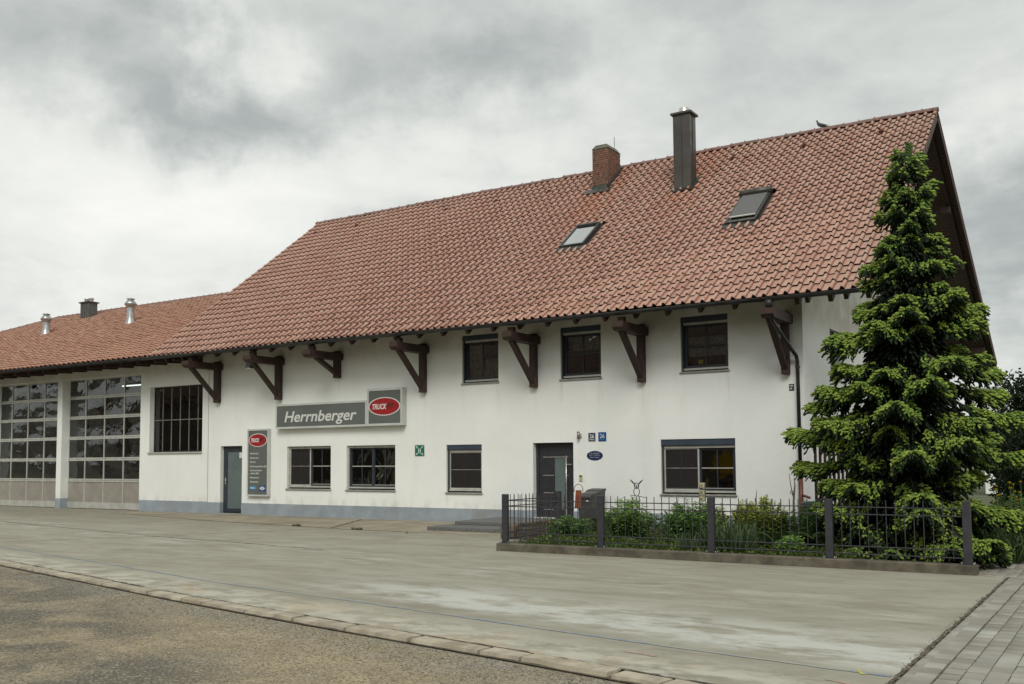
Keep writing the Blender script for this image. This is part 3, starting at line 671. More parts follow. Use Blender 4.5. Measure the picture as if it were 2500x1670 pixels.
def room(x0, x1, z0, z1, par, depth=1.4, y0=0.30):
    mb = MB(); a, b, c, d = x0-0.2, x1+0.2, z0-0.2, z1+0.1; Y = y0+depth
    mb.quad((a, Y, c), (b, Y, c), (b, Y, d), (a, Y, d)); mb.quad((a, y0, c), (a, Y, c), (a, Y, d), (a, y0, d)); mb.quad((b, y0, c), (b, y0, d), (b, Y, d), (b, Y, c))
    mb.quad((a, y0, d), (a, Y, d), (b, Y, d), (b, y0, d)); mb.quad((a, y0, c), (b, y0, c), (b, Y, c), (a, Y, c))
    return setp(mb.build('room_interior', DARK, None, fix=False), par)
def curtain(x0, x1, z0, z1, par, y=0.27, mat=None, amp=0.018, per=0.09):
    mb = MB(); n = max(6, int((x1-x0)/per*4)); ph = random.uniform(0, 6)
    for i in range(n+1):
        xx = x0+(x1-x0)*i/n; yy = y+amp*math.sin(i*math.pi/2.3+ph)+random.uniform(-.004, .004); mb.v += [(xx, yy, z0), (xx, yy, z1)]
        if i: mb.f.append((2*i-2, 2*i, 2*i+1, 2*i-1))
    return setp(mb.build('curtain', mat or CURT, None, smooth=True, fix=False), par)
def window(key, rect, leaves, box=0.0, screens=(), label=None, curtains=True, bottom_rail=True, dark_left=True):
    """part 'window' = outer frame; children: sash, muntin, pane, sill, shutter_box, guide_rail, insect_screen, curtain"""
    x0, x1, z0, z1 = rect; yf = 0.125
    f = MB(); t_ = 0.055; zt = z1-box
    f.box(x0, yf, z0+0.03, x0+t_, yf+0.075, zt).box(x1-t_, yf, z0+0.03, x1, yf+0.075, zt).box(x0+t_, yf, zt-t_, x1-t_, yf+0.075, zt).box(x0+t_, yf, z0+0.03, x1-t_, yf+0.075, z0+0.095)
    w = bw(f, 'window', ANTH, house)
    if label: w['label'] = label
    w_ = (x1-x0-2*t_)/leaves
    for i in range(leaves):
        a = x0+t_+w_*i+0.003; b = a+w_-0.006; s = 0.055; c = z0+0.10; d = zt-t_-0.004; ys = yf+0.012
        sb = MB().box(a, ys, c, a+s, ys+0.07, d).box(b-s, ys, c, b, ys+0.07, d).box(a+s, ys, d-s, b-s, ys+0.07, d).box(a+s, ys, c, b-s, ys+0.07, c+s)
        bw(sb, 'sash', ANTH if not(leaves == 1 and box and key in ()) else ALU, w)
        mx, mz = (a+b)/2, (c+d)/2+0.02; yp = ys+0.035
        bw(MB().box(mx-0.014, ys+0.006, c+s, mx+0.014, ys+0.030, d-s), 'muntin', ANTH, w)
        bw(MB().box(a+s, ys+0.004, mz-0.013, b-s, ys+0.029, mz+0.013), 'muntin', ALU if key in ('w1', 'w2', 'w3', 'w4') else ANTH, w)
        for (pa, pb) in ((a+s, mx-0.014), (mx+0.014, b-s)):
            for (pc, pd) in ((c+s, mz-0.013), (mz+0.013, d-s)):
                bw(MB().box(pa, yp, pc, pb, yp+0.006, pd), 'pane', GLASS, w)
        if key in ('w1', 'w2', 'w4'): bw(MB().box(a+s, ys-0.004, c+s-0.014, b-s, ys+0.006, c+s+0.002), 'glazing_bead', ALU, w)
        if i in screens:
            e = 0.04; y2 = yf-0.028
            sc = MB().box(a-0.01, y2, c-0.01, a+e-.01, y2+0.022, d+0.01).box(b-e+.01, y2, c-0.01, b+0.01, y2+0.022, d+0.01).box(a+e-.01, y2, d-e+0.01, b-e+.01, y2+0.022, d+0.01).box(a+e-.01, y2, c-0.01, b-e+.01, y2+0.022, c+e-0.01)
            so_ = bw(sc, 'insect_screen', ALU, w)
            bw(MB().box((a+b)/2-.004, y2+0.006, c+.03, (a+b)/2+.004, y2+0.010, d-.03), 'screen_bar', SCREEN, w)
            bw(MB().box(a+e-.01, y2+0.004, mz-0.009, b-e+.01, y2+0.010, mz+0.009), 'screen_bar', varied('screen_bar_grey', (0.25, 0.24, 0.23), 0.7, bump=0) if 'screen_bar_grey' not in MATS else MATS['screen_bar_grey'], w)
            bw(MB().box(a+e-.01, y2+0.014, c+e-.01, b-e+.01, y2+0.015, d-e+.01), 'screen_mesh', MATS['screen_mesh'], w)
    if leaves == 2 and key != 'w1': bw(MB().box(x0+t_+w_-0.018, yf-0.002, z0+0.1, x0+t_+w_+0.018, yf+0.01, zt-t_), 'centre_post', ANTHB, w)
    if bottom_rail: bw(MB().box(x0+0.05, yf-0.055, z0+0.038, x1-0.012, yf-0.001, z0+0.088), 'weather_bar', ALU, w)
    bw(MB().cbox(x0-0.03, -0.045, z0-0.045, x1+0.03, yf+0.02, z0, 0.006), 'sill', SILL, w)
    bw(MB().box(x0+0.012, yf-0.07, z0+0.002, x0+0.05, yf-0.012, zt), 'guide_rail', ALU if key in ('w1', 'w2') else ANTH, w)
    bw(MB().box(x1-0.024, yf-0.06, z0+0.002, x1-0.002, yf-0.012, zt), 'guide_rail', ANTH, w)
    if box:
        bw(MB().cbox(x0+0.004, yf-0.105, zt, x1-0.004, yf+0.08, z1-0.004, 0.012), 'shutter_box', ANTHB, w)
        bw(MB().box(x0+0.055, yf-0.05, zt-0.062, x1-0.03, yf-0.028, zt-0.002), 'shutter_slat', ALU, w)
    else: bw(MB().box(x0+0.05, yf-0.06, z1-0.075, x1-0.024, yf-0.01, z1-0.004), 'shutter_slat', varied('slat_beige', (0.30, 0.30, 0.26), 0.6, bump=0) if 'slat_beige' not in MATS else MATS['slat_beige'], w)
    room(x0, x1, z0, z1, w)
    return w
def mat_screen():
    m = bpy.data.materials.new('screen_mesh'); m.use_nodes = True; MATS['screen_mesh'] = m; t = NT(m); t.N.clear(); o = t.N.new('ShaderNodeOutputMaterial')
    tr = t.N.new('ShaderNodeBsdfTransparent'); df = t.N.new('ShaderNodeBsdfDiffuse'); df.inputs[0].default_value = (0.05, 0.045, 0.045, 1)
    mx = t.N.new('ShaderNodeMixShader'); mx.inputs[0].default_value = 0.5; t.L.new(tr.outputs[0], mx.inputs[1]); t.L.new(df.outputs[0], mx.inputs[2]); t.L.new(mx.outputs[0], o.inputs[0])
mat_screen()
LACE = varied('lace_blind', (0.27, 0.27, 0.25), 0.9, amount=0.45, scale=18, bump=0)
w = window('w1', WIN['w1'], 2, 0, (0,)); curtain(-22.75, -21.9, 1.6, 2.25, w, 0.26); curtain(-23.7, -22.9, 0.95, 2.25, w, 0.28)
w = window('w2', WIN['w2'], 2); curtain(-20.15, -19.25, 1.55, 2.25, w, 0.30); curtain(-21.1, -20.85, 1.2, 2.2, w, 0.3)
w = window('w3', WIN['w3'], 1, 0.155, (0,)); curtain(-17.15, -16.05, 0.9, 2.1, w, 0.26)
w = window('w4', WIN['w4'], 2, 0.165, (0,)); curtain(-10.35, -9.5, 0.95, 2.1, w, 0.27)
w = window('w5', WIN['w5'], 1, 0.15); curtain(-16.6, -16.05, 4.5, 5.25, w, 0.27); curtain(-16.6, -15.45, 4.1, 4.75, w, 0.34)
w = window('w6', WIN['w6'], 1, 0.15); curtain(-13.25, -12.2, 4.78, 5.2, w, 0.30, LACE)
w = window('w7', WIN['w7'], 1, 0.15); curtain(-9.7, -8.65, 4.40, 4.62, w, 0.262, LACE); curtain(-9.7, -8.65, 4.70, 4.90, w, 0.262, LACE)
bw(MB().box(-9.42, 0.215, 4.20, -9.29, 0.222, 4.31), 'sticky_note', varied('note_yellow', (0.55, 0.45, 0.02), 0.8, bump=0), w)
# gable window (seen edge on)
mb = MB(); X = XC-0.14
mb.box(X-0.06, 2.45, 3.85, X, 2.52, 5.15).box(X-0.06, 3.38, 3.85, X, 3.45, 5.15).box(X-0.06, 2.52, 3.85, X, 3.38, 3.92).box(X-0.06, 2.52, 5.08, X, 3.38, 5.15).box(X-0.05, 2.93, 3.92, X-0.01, 2.97, 5.08).box(X-0.05, 2.52, 4.5, X-0.012, 3.38, 4.53)
gw = bw(mb, 'window', ANTH, house)
bw(MB().box(X-0.035, 2.52, 3.92, X-0.03, 3.38, 5.08), 'pane', GLASS, gw); bw(MB().cbox(XC-0.2, 2.42, 3.81, XC+0.04, 3.48, 3.85), 'sill', SILL, gw)
mb = MB().quad((X-0.9, 2.2, 3.6), (X-0.9, 3.7, 3.6), (X-0.9, 3.7, 5.3), (X-0.9, 2.2, 5.3)); bw(mb, 'room_interior', DARK, gw, fix=False)

# front door: dark leaf with frosted light, steel strips, long pull bar
dx0, dx1, dz0, dz1 = DOOR; yd = 0.16
DOORM = varied('dark_door_panel', (0.026, 0.025, 0.030), 0.45, amount=0.12, scale=3, bump=0)
fd = bw(MB().box(dx0, yd, dz0, dx0+0.09, yd+0.08, dz1).box(dx1-0.09, yd, dz0, dx1, yd+0.08, dz1).box(dx0+0.09, yd, dz1-0.09, dx1-0.09, yd+0.08, dz1), 'front_door', DOORM, house)
bw(MB().box(dx0+0.09, yd+0.022, dz0, dx0+0.58, yd+0.07, dz1-0.09).box(dx0+0.91, yd+0.022, dz0, dx1-0.09, yd+0.07, dz1-0.09).box(dx0+0.58, yd+0.022, 1.86, dx0+0.91, yd+0.07, dz1-0.09).box(dx0+0.58, yd+0.022, dz0, dx0+0.91, yd+0.07, 0.42), 'door_leaf', DOORM, fd)
bw(MB().box(dx0+0.58, yd+0.04, 0.42, dx0+0.91, yd+0.05, 1.86), 'pane', FROST, fd)
for z, a, b in ((1.865, 0.22, 1.02), (1.36, 0.22, 0.56), (0.88, 0.22, 0.56), (0.42, 0.22, 0.56), (1.36, 0.93, 1.02)):
    bw(MB().box(dx0+a, yd+0.014, z-0.010, dx0+b, yd+0.024, z+0.010), 'steel_strip', STEEL, fd)
bw(MB().tube([(dx0+0.99, yd-0.05, 0.30), (dx0+0.99, yd-0.05, 1.90)], 0.017, 10), 'pull_bar', STEEL, fd, True)
bw(MB().tube([(dx0+0.99, yd-0.05, 1.66), (dx0+1.16, yd-0.05, 1.66)], 0.012, 8).tube([(dx0+0.99, yd-0.05, 0.5), (dx0+0.99, yd+0.03, 0.5)], 0.012, 8).tube([(dx0+0.99, yd-0.05, 1.7), (dx0+0.99, yd+0.03, 1.7)], 0.012, 8), 'pull_bar_stay', STEEL, fd)
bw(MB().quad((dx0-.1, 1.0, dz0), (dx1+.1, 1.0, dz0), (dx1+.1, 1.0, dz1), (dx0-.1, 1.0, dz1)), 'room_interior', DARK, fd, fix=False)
# side door with frosted glass
sx0, sx1, sz0, sz1 = SDOOR; ys = 0.14
sd_ = bw(MB().box(sx0, ys, sz0, sx0+0.07, ys+0.08, sz1).box(sx1-0.03, ys, sz0, sx1, ys+0.08, sz1).box(sx0+0.07, ys, sz1-0.07, sx1-0.03, ys+0.08, sz1), 'side_door', ANTH, house)
bw(MB().box(sx0+0.075, ys-0.012, sz0+0.01, sx0+0.20, ys+0.06, sz1-0.075).box(sx1-0.125, ys-0.012, sz0+0.01, sx1-0.035, ys+0.06, sz1-0.075).box(sx0+0.2, ys-0.012, sz1-0.19, sx1-0.125, ys+0.06, sz1-0.075).box(sx0+0.2, ys-0.012, sz0+0.01, sx1-0.125, ys+0.06, sz0+0.15), 'door_leaf', ANTH, sd_)
bw(MB().box(sx0+0.2, ys+0.01, sz0+0.15, sx1-0.125, ys+0.025, sz1-0.19), 'pane', FROST, sd_)
bw(MB().box(sx0+0.115, ys-0.03, 1.02, sx0+0.150, ys-0.012, 1.26), 'handle_plate', STEEL, sd_)
bw(MB().tube([(sx0+0.132, ys-0.07, 1.17), (sx0+0.25, ys-0.07, 1.17)], 0.011, 8).tube([(sx0+0.132, ys-0.07, 1.17), (sx0+0.132, ys-0.02, 1.17)], 0.011, 8), 'handle', STEEL, sd_)
bw(MB().box(sx1-0.30, ys+0.004, 1.93, sx1-0.11, ys+0.008, 2.12), 'paper_notice', WHITE, sd_)
bw(MB().cbox(sx0-0.02, -0.06, 0.0, sx1+0.02, 0.2, 0.04), 'threshold', SILL, sd_)

# doorstep: two shallow granite-edged steps
st = bw(MB().cbox(-15.55, -3.15, 0.0, -11.3, -0.015, 0.10, 0.01), 'doorstep', GRANITE, house)
bw(MB().cbox(-15.35, -2.2, 0.1, -11.3, -0.015, 0.19, 0.01), 'upper_step', GRANITE, st)

# ---------------- main roof
e0 = Vector((0, EAVE[0], EAVE[1])); rd = Vector((0, RIDGE[0], RIDGE[1])); sl = (rd-e0); SL = sl.length; sl.normalize(); nr = Vector((1, 0, 0)).cross(sl).normalized()
XL, XR = ROOF_X0, ROOF_X0+ROOF_W*ROOF_NX
backE = Vector((0, 19.15, 5.44)); bsl = (backE-rd); BSL = bsl.length; bsl.normalize(); bn = Vector((1, 0, 0)).cross(bsl).normalized()
def roofpt(x, s, h=0): p = e0 + sl*s + nr*h; return (x, p.y, p.z)
def backpt(x, s, h=0): p = rd + bsl*s + bn*h; return (x, p.y, p.z)
mb = MB()
def slab(mb, f, x0, x1, s0, s1, h0, h1):
    P = [f(a, b, c) for c in (h0, h1) for a, b in ((x0, s0), (x1, s0), (x1, s1), (x0, s1))]
    n = len(mb.v); mb.v += P; mb.f += [(n,n+3,n+2,n+1),(n+4,n+5,n+6,n+7),(n,n+1,n+5,n+4),(n+1,n+2,n+6,n+5),(n+2,n+3,n+7,n+6),(n+3,n,n+4,n+7)]
slab(mb, roofpt, XL+0.02, XR-0.03, 0.04, SL, -0.055, -0.02); slab(mb, backpt, XL+0.02, XR-0.03, 0.0, BSL, -0.055, -0.02)
roof = bw(mb, 'roof', SOFFIT, house)
# tile: interlocking pan with one roll, front lip raised over the course below
TW, TL = ROOF_W, SL/ROOF_NR
prof = [(0.0, 0.0), (0.125, 0.001), (0.136, -0.008), (0.146, 0.004), (0.160, 0.046), (0.186, 0.070), (0.212, 0.062), (0.236, 0.036), (0.258, 0.014)]
def tile_local(TW=TW, TL=TL, k=1.0, lip=0.040):
    v = []; f = []; n = len(prof); s = TW/0.25
    for (x, h) in prof: v.append((x*s, 0.016, -0.004+h*0.86*k))                      # lower lip edge, undercut
    for (x, h) in prof: v.append((x*s, 0.0, lip+0.004+h*1.12*k))                      # front top
    for (x, h) in prof: v.append((x*s, TL+0.035, 0.002+h*k))                           # back
    for i in range(n-1):
        f.append((i, i+1, n+i+1, n+i)); f.append((n+i, n+i+1, 2*n+i+1, 2*n+i))
    f.append((n-1, n-1+n, 3*n-1)); 
    return v, f
tv, tf = tile_local()
B3 = Matrix(((1, 0, 0), (0, sl.y, sl.z), (0, nr.y, nr.z))).transposed()      # columns: x, slope, normal
EDGE = varied('shaded_mossy_tile_edge', (0.035, 0.024, 0.019), 0.95, amount=0.4, scale=9, bump=0)  # near-black lip: shadow line under each course painted in, with moss
TJOINT_SHADE = varied('tile_interlock_shadow_groove', (0.21, 0.09, 0.06), 0.9, amount=0.3, scale=9, bump=0)  # interlock joint in darker clay, painting the shade beside each roll
TJOINT_SHADE.name = 'tile_joint_shade'
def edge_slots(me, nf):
    """front edges black: painted lip shadow plus dirt and moss; side strips paint roll shade"""
    me.materials.append(EDGE); me.materials.append(TJOINT_SHADE); a = np.zeros(len(me.polygons), np.int32); k = np.arange(len(a)) % nf; a[(k < 16) & (k % 2 == 0)] = 1; a[(k == 15) | (k == 3)] = 2
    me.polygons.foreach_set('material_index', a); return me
def world_tile_mesh(v, f, name, mat, basis):
    mb = MB(); mb.v = [tuple(basis @ Vector(p)) for p in v]; mb.f = list(f); return edge_slots(mb.mesh(name, mat, False, False), len(f))
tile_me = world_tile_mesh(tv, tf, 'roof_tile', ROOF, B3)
def inrect(x, s, r): return r[0] < x+TW*0.5 < r[1] and r[2] < s+TL*0.5 < r[3]
def s_of_y(y): return (y-e0.y)/sl.y
SKY1 = (-14.55, -13.72, s_of_y(2.14), s_of_y(3.28)); SKY2 = (-9.32, -8.46, s_of_y(2.13), s_of_y(3.55))
cut = [SKY1, SKY2]
allt = []
for r in range(ROOF_NR):
    for c in range(ROOF_NX):
        x = XL+c*TW; s = r*TL; sag = 0.014*math.sin(x*0.55+1.0)+0.010*math.sin(x*1.7+s*0.6)
        if any(inrect(x, s, q) for q in cut): continue
        p = Vector(roofpt(x, s, sag)); allt.append(((p-CAM).length, c, r, p))
allt.sort(key=lambda q: q[0])
def jit(): return (random.gauss(0, .002), random.gauss(0, .0045), random.gauss(0, .0025))
for q, (d, c, r, p) in enumerate(allt[:300]):
    o = link('roof_tile', tile_me, None, p + Vector(jit()), (random.gauss(0, .006), random.gauss(0, .008), 0)); setp(o, roof)
rest = allt[300:]
def rot_small(n, s=0.008):
    a = rng.normal(0, s, n); b = rng.normal(0, s, n); M = np.tile(np.eye(3), (n, 1, 1)); M[:, 1, 2] = -a; M[:, 2, 1] = a; M[:, 0, 2] = b; M[:, 2, 0] = -b; return M
tvw = [tuple(B3 @ Vector(p)) for p in tv]
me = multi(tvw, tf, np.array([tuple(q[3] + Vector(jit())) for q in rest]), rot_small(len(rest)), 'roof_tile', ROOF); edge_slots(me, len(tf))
tag(setp(link('roof_tile', me), roof), kind='stuff')
# rear slope
BB = Matrix(((-1, 0, 0), (0, -bsl.y, -bsl.z), (0, bn.y, bn.z))).transposed()
bnr = int(BSL/TL); pos = [backpt(XL+(c+1)*TW, (r+1)*BSL/bnr) for r in range(bnr) for c in range(ROOF_NX)]
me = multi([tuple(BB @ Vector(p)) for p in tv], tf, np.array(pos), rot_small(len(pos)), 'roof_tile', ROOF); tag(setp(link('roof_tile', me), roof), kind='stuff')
# ridge tiles: half-round, 0.45 m apart, collar at the joint
def ridge_mesh(L, r=0.11, name='ridge_tile'):
    mb = MB(); seg = 8
    for x, rr in ((0, r*1.06), (0.05, r*1.06), (0.06, r), (L+0.03, r*0.96)):
        for k in range(seg+1):
            t_ = math.pi*(k/seg)*1.1-0.05*math.pi; mb.v.append((x, math.cos(t_)*rr, math.sin(t_)*rr*0.95))
    for i in range(3):
        for k in range(seg): a = i*(seg+1)+k; mb.f.append((a, a+1, a+seg+2, a+seg+1))
    mb.f.append(tuple(range(seg+1)))
    n = len(mb.v); mb.box(0.015, -0.012, r*1.05, 0.04, 0.012, r*1.25)      # clip
    return mb.mesh(name, RIDGEM, False)
rme = ridge_mesh(0.45); nrt = int((XR-XL)/0.45)
for i in range(nrt):
    o = link('ridge_tile', rme, None, (XL+i*(XR-XL)/nrt, rd.y+0.01, rd.z+0.035+0.014*math.sin((XL+i*0.45)*0.55+1.0)+random.gauss(0, .006)), (0, random.gauss(0, .008), random.gauss(0, .006))); setp(o, roof)
# vent tiles on the upper courses
vm = MB()
def vent_mesh():
    mb = MB(); n = 6
    for i in range(n+1):
        t_ = math.pi*i/n; mb.v.append((0.125+0.09*math.cos(t_), 0.0, 0.04+0.075*math.sin(t_)))
    for i in range(n+1):
        t_ = math.pi*i/n; mb.v.append((0.125+0.07*math.cos(t_), 0.26, 0.02+0.02*math.sin(t_)))
    for i in range(n): mb.f.append((i, i+1, n+2+i, n+1+i))
    mb.f.append(tuple(range(n+1)))
    mb.v = [tuple(B3 @ Vector(p)) for p in mb.v]; return mb.mesh('vent_tile', varied('vent_tile_clay', (0.17, 0.05, 0.035), 0.7, amount=0.3, bump=0), False)
vme = vent_mesh()
for c in range(3, 97, 9):
    if c in (57, 66): continue
    setp(link('vent_tile', vme, None, Vector(roofpt(XL+c*TW, (ROOF_NR-3)*TL, 0.03))), roof)
# verge: edge boards, rafters, soffit planks under the gable overhang
bw(MB().bar(roofpt(XR-0.015, 0.0, -0.10), roofpt(XR-0.015, SL+0.06, -0.10), 0.03, 0.20, tuple(nr)).bar(backpt(XR-0.015, 0.07, -0.10), backpt(XR-0.015, BSL, -0.10), 0.03, 0.20, tuple(bn)), 'verge_board', WOOD, roof)
bw(MB().bar(backpt(XR-0.005, 0.05, 0.01), backpt(XR-0.005, BSL, 0.01), 0.03, 0.07, tuple(bn)), 'verge_strip', varied('verge_strip_brown', (0.16, 0.05, 0.03), 0.6), roof)
pl = MB().cbox(XC+0.01, -0.07, -0.012, XR-0.04, 0.07, 0.012, 0.004).mesh('soffit_plank', SOFFIT)
Bq = lambda a: (a, 0, 0)
ang_b = math.atan2(bsl.z, bsl.y); ang_f = math.atan2(sl.z, sl.y)
for i in range(int(BSL/0.15)):
    p = backpt(0, 0.12+i*0.15, -0.075+random.gauss(0, .002)); setp(link('soffit_plank', pl, None, p, (ang_b, 0, 0)), roof)
for i in range(int(SL/0.15)):
    p = roofpt(0, 0.08+i*0.15, -0.075); setp(link('soffit_plank', pl, None, p, (ang_f, 0, 0)), roof)
for xx in (XR-0.28, XR-1.1, XR-1.85):
    bw(MB().bar(backpt(xx, 0.0, -0.18), backpt(xx, BSL-0.02, -0.18), 0.10, 0.18, tuple(bn)), 'rafter', WOOD, roof)
    bw(MB().bar(roofpt(xx, 0.02, -0.18), roofpt(xx, SL, -0.18), 0.10, 0.18, tuple(nr)), 'rafter', WOOD, roof)
for yy in (0.3, 3.6, 7.1, 10.4, 13.0, 15.4, 17.6):
    z = (e0.z+(yy-e0.y)*sl.z/sl.y if yy < 7.1 else rd.z+(yy-rd.y)*bsl.z/bsl.y) - 0.42
    bw(MB().cbox(XC, yy-0.09, z-0.11, XR-0.22, yy+0.09, z+0.11, 0.015), 'purlin', WOOD, roof)
# eave: exposed rafter tails between the brackets
tail = MB(); Lt = s_of_y(0.15)
for i, xx in enumerate(np.arange(-28.6, XR-0.2, 0.86)):
    mb = MB(); mb.bar(roofpt(xx, 0.10, -0.18), roofpt(xx, Lt, -0.18), 0.09, 0.22, tuple(nr)); bw(mb, 'rafter_tail', WOOD, roof)
bw(MB().bar(roofpt(XL+0.05, 0.02, -0.06), roofpt(XR-0.05, 0.02, -0.06), 0.025, 0.08, (0, 0, 1)), 'fascia', WOOD, roof)
# back eave fascia
bw(MB().box(XC, 19.05, 5.16, XR-0.03, 19.1, 5.40), 'fascia', WOOD, roof)
# gutter (half-round) and downpipe
def gutter_mb(x0, x1, yc, zc, r=0.075, seg=8):
    mb = MB()
    for rr in (r, r-0.006):
        for x in (x0, x1):
            for k in range(seg+1):
                t_ = math.pi + math.pi*k/seg; mb.v.append((x, yc+math.cos(t_)*rr, zc+math.sin(t_)*rr))
    m = seg+1
    for k in range(seg): mb.f.append((k, k+1, m+k+1, m+k)); mb.f.append((2*m+k+1, 2*m+k, 3*m+k, 3*m+k+1))
    mb.f.append((0, m, 3*m, 2*m)); mb.f.append((seg, 2*m+seg, 3*m+seg, m+seg))
    for b in (0, m): mb.f.append(tuple(b+k for k in range(seg+1)))
    mb.tube([(x0, yc-r, zc), (x1, yc-r, zc)], 0.010, 6)
    return mb
bw(gutter_mb(XL-0.1, XR+0.02, -1.415, 5.46), 'gutter', GUTTER, house, True)
dp = bw(MB().tube([(-7.03, -1.415, 5.40), (-7.03, -1.415, 5.30), (-7.02, -1.41, 5.22)], [0.10, 0.085, 0.05], 12).tube([(-7.02, -1.41, 5.24), (-7.02, -1.40, 5.06), (-6.99, -1.28, 4.92), (-6.84, -0.30, 4.32), (-6.80, -0.17, 4.22), (-6.785, -0.125, 4.08), (-6.785, -0.12, 1.30)], 0.045, 12), 'downpipe', GUTTER, house, True)
bw(MB().tube([(-6.785, -0.12, 1.32), (-6.785, -0.12, 0.0)], 0.056, 12), 'standpipe', COPPER, dp, True)
bw(MB().tube([(-6.785, -0.12, 0.92), (-6.55, -0.22, 0.86)], 0.03, 8), 'side_branch', COPPER, dp, True)
for z in (1.32, 2.5, 3.95): bw(MB().tube([(-6.785, -0.12, z-0.02), (-6.785, -0.12, z+0.02)], 0.06, 12), 'pipe_clip', GUTTER, dp)
# timber brackets
for k, (xa, xb, zb) in enumerate(((-27.22, -27.0, 3.86), (-24.22, -24.0, 3.85), (-21.60, -21.39, 4.44), (-18.14, -17.95, 3.83), (-14.25, -14.06, 3.80), (-10.96, -10.77, 3.79), (-7.17, -6.99, 3.79))):
    br = bw(MB().cbox(xa, -0.185, zb, xb, -0.005, 5.30, 0.012), 'bracket', WOOD, house)
    mb = MB(); mb.prism([(-0.01, 5.22), (-0.01, 5.05), (-0.05, 5.0), (-1.42, 5.0), (-1.52, 5.08), (-1.52, 5.22)], 0, xa-0.03, xb+0.09); bw(mb, 'beam', WOOD, br)
    y1 = -1.25 if zb < 4.2 else -1.05
    mb = MB(); mb.bar(((xa+xb)/2, -0.13, zb+0.14), ((xa+xb)/2, y1, 5.03), 0.125, 0.14, (1, 0, 0)); bw(mb, 'strut', WOOD, br)
    bw(MB().tube([((xa+xb)/2, -0.188, zb+0.13), ((xa+xb)/2, -0.205, zb+0.13)], 0.022, 8), 'bolt', GUTTER, br)
    bw(MB().box(xa+0.02, -1.30, 5.22, xb, -1.16, 5.36), 'packing_block', WOOD, br)

# chimneys
cx0, cx1, cy0, cy1, cz0, cz1 = -15.26, -14.67, 5.66, 6.62, 10.4, 12.28
ch = bw(MB().box(cx0+0.012, cy0+0.012, cz0, cx1-0.012, cy1-0.012, cz1), 'brick_chimney', MORTAR, house)
bh, bl = 0.071, 0.24; brick_meshes = {}
def brick(w, d):
    k = (round(w, 3), round(d, 3))
    if k not in brick_meshes: brick_meshes[k] = MB().cbox(-w/2, -d/2, -bh/2+0.006, w/2, d/2, bh/2-0.006, 0.005).mesh('brick', BRICK)
    return brick_meshes[k]
nc = int((cz1-cz0)/bh)
for r in range(nc):
    z = cz0+(r+0.5)*bh
    if z < 10.62 and True:
        pass
    # front face (-y) and right face (+x)
    n = 3; w = (cx1-cx0)/2.5; off = (0.0 if r % 2 else -w/2)
    x = cx0+off
    while x < cx1-0.01:
        a = max(cx0, x)+0.004; b = min(cx1, x+w)-0.004
        if b-a > 0.03: setp(link('brick', brick(b-a, 0.1), None, ((a+b)/2, cy0+0.05+random.gauss(0, .0015), z), (0, random.gauss(0, .006), 0)), ch)
        x += w
    w = (cy1-cy0)/4; y = cy0+(0.1 if r % 2 else -w/2+0.1)
    while y < cy1-0.01:
        a = max(cy0+0.1, y)+0.004; b = min(cy1, y+w)-0.004
        if b-a > 0.03: setp(link('brick', brick(0.1, b-a), None, (cx1-0.05+random.gauss(0, .0015), (a+b)/2, z)), ch)
        y += w
cb = MB(); a, b, c, d = cx0, cx1, cy0, cy1
cb.v = [(a-.015,c-.015,cz1),(b+.015,c-.015,cz1),(b+.015,d+.015,cz1),(a-.015,d+.015,cz1),(a+.09,c+.09,cz1+.16),(b-.09,c+.09,cz1+.16),(b-.09,d-.09,cz1+.16),(a+.09,d-.09,cz1+.16)]
cb.f = [(0,1,5,4),(1,2,6,5),(2,3,7,6),(3,0,4,7),(4,5,6,7),(3,2,1,0)]; bw(cb, 'chimney_cap', SLATE, ch)
bw(MB().tube([(cx1-.05, cy1-.35, cz1+.1), (cx1-.05, cy1-.35, cz1+.52)], 0.009, 6), 'lightning_rod', GUTTER, ch)
fl = MB(); zf = lambda y: e0.z+(y-e0.y)*sl.z/sl.y
fl.bar((cx1+0.02, cy0-0.05, zf(cy0-0.05)+0.12), (cx1+0.02, cy1, zf(cy1)+0.12), 0.03, 0.2, tuple(nr)).box(cx0-.02, cy0-0.03, zf(cy0)-0.1, cx1+.03, cy0-.002, zf(cy0)+0.2)
slab(fl, roofpt, cx0-0.22, cx1+0.12, s_of_y(cy0)-0.28, s_of_y(cy0)+0.02, 0.05, 0.085); bw(fl, 'flashing', LEAD, ch)
mx0, mx1, my0, my1, mz = -11.88, -11.33, 4.68, 5.16, 12.5
mc = bw(MB().box(mx0, my0, 9.9, mx1, my1, mz), 'metal_chimney', CLAD, house)
bw(MB().box(mx0+0.255, my0-0.016, 9.95, mx0+0.275, my0, mz-0.01).box(mx1-0.002, my0+0.20, 10.1, mx1+0.016, my0+0.22, mz-0.01).box(mx0-.004, my0-.006, 9.95, mx0+.02, my0, mz-.01).box(mx1-0.02, my0-.006, 9.95, mx1+.006, my0+.02, mz-0.01), 'cladding_seam', CLAD, mc)
bw(MB().cbox(mx0-0.07, my0-0.07, mz, mx1+0.07, my1+0.07, mz+0.075, 0.01), 'chimney_cap', CLAD, mc)
bw(MB().lathe([(0.19, 0), (0.185, 0.06), (0.15, 0.16), (0.155, 0.18), (0.13, 0.18), (0.0, 0.15)], ((mx0+mx1)/2, (my0+my1)/2, mz+0.07), 20), 'flue_pipe', STEEL, mc, True)
fl = MB(); slab(fl, roofpt, mx0-0.10, mx1+0.14, s_of_y(my0)-0.16, s_of_y(my1)+0.12, 0.055, 0.09); bw(fl, 'flashing', GUTTER, mc)
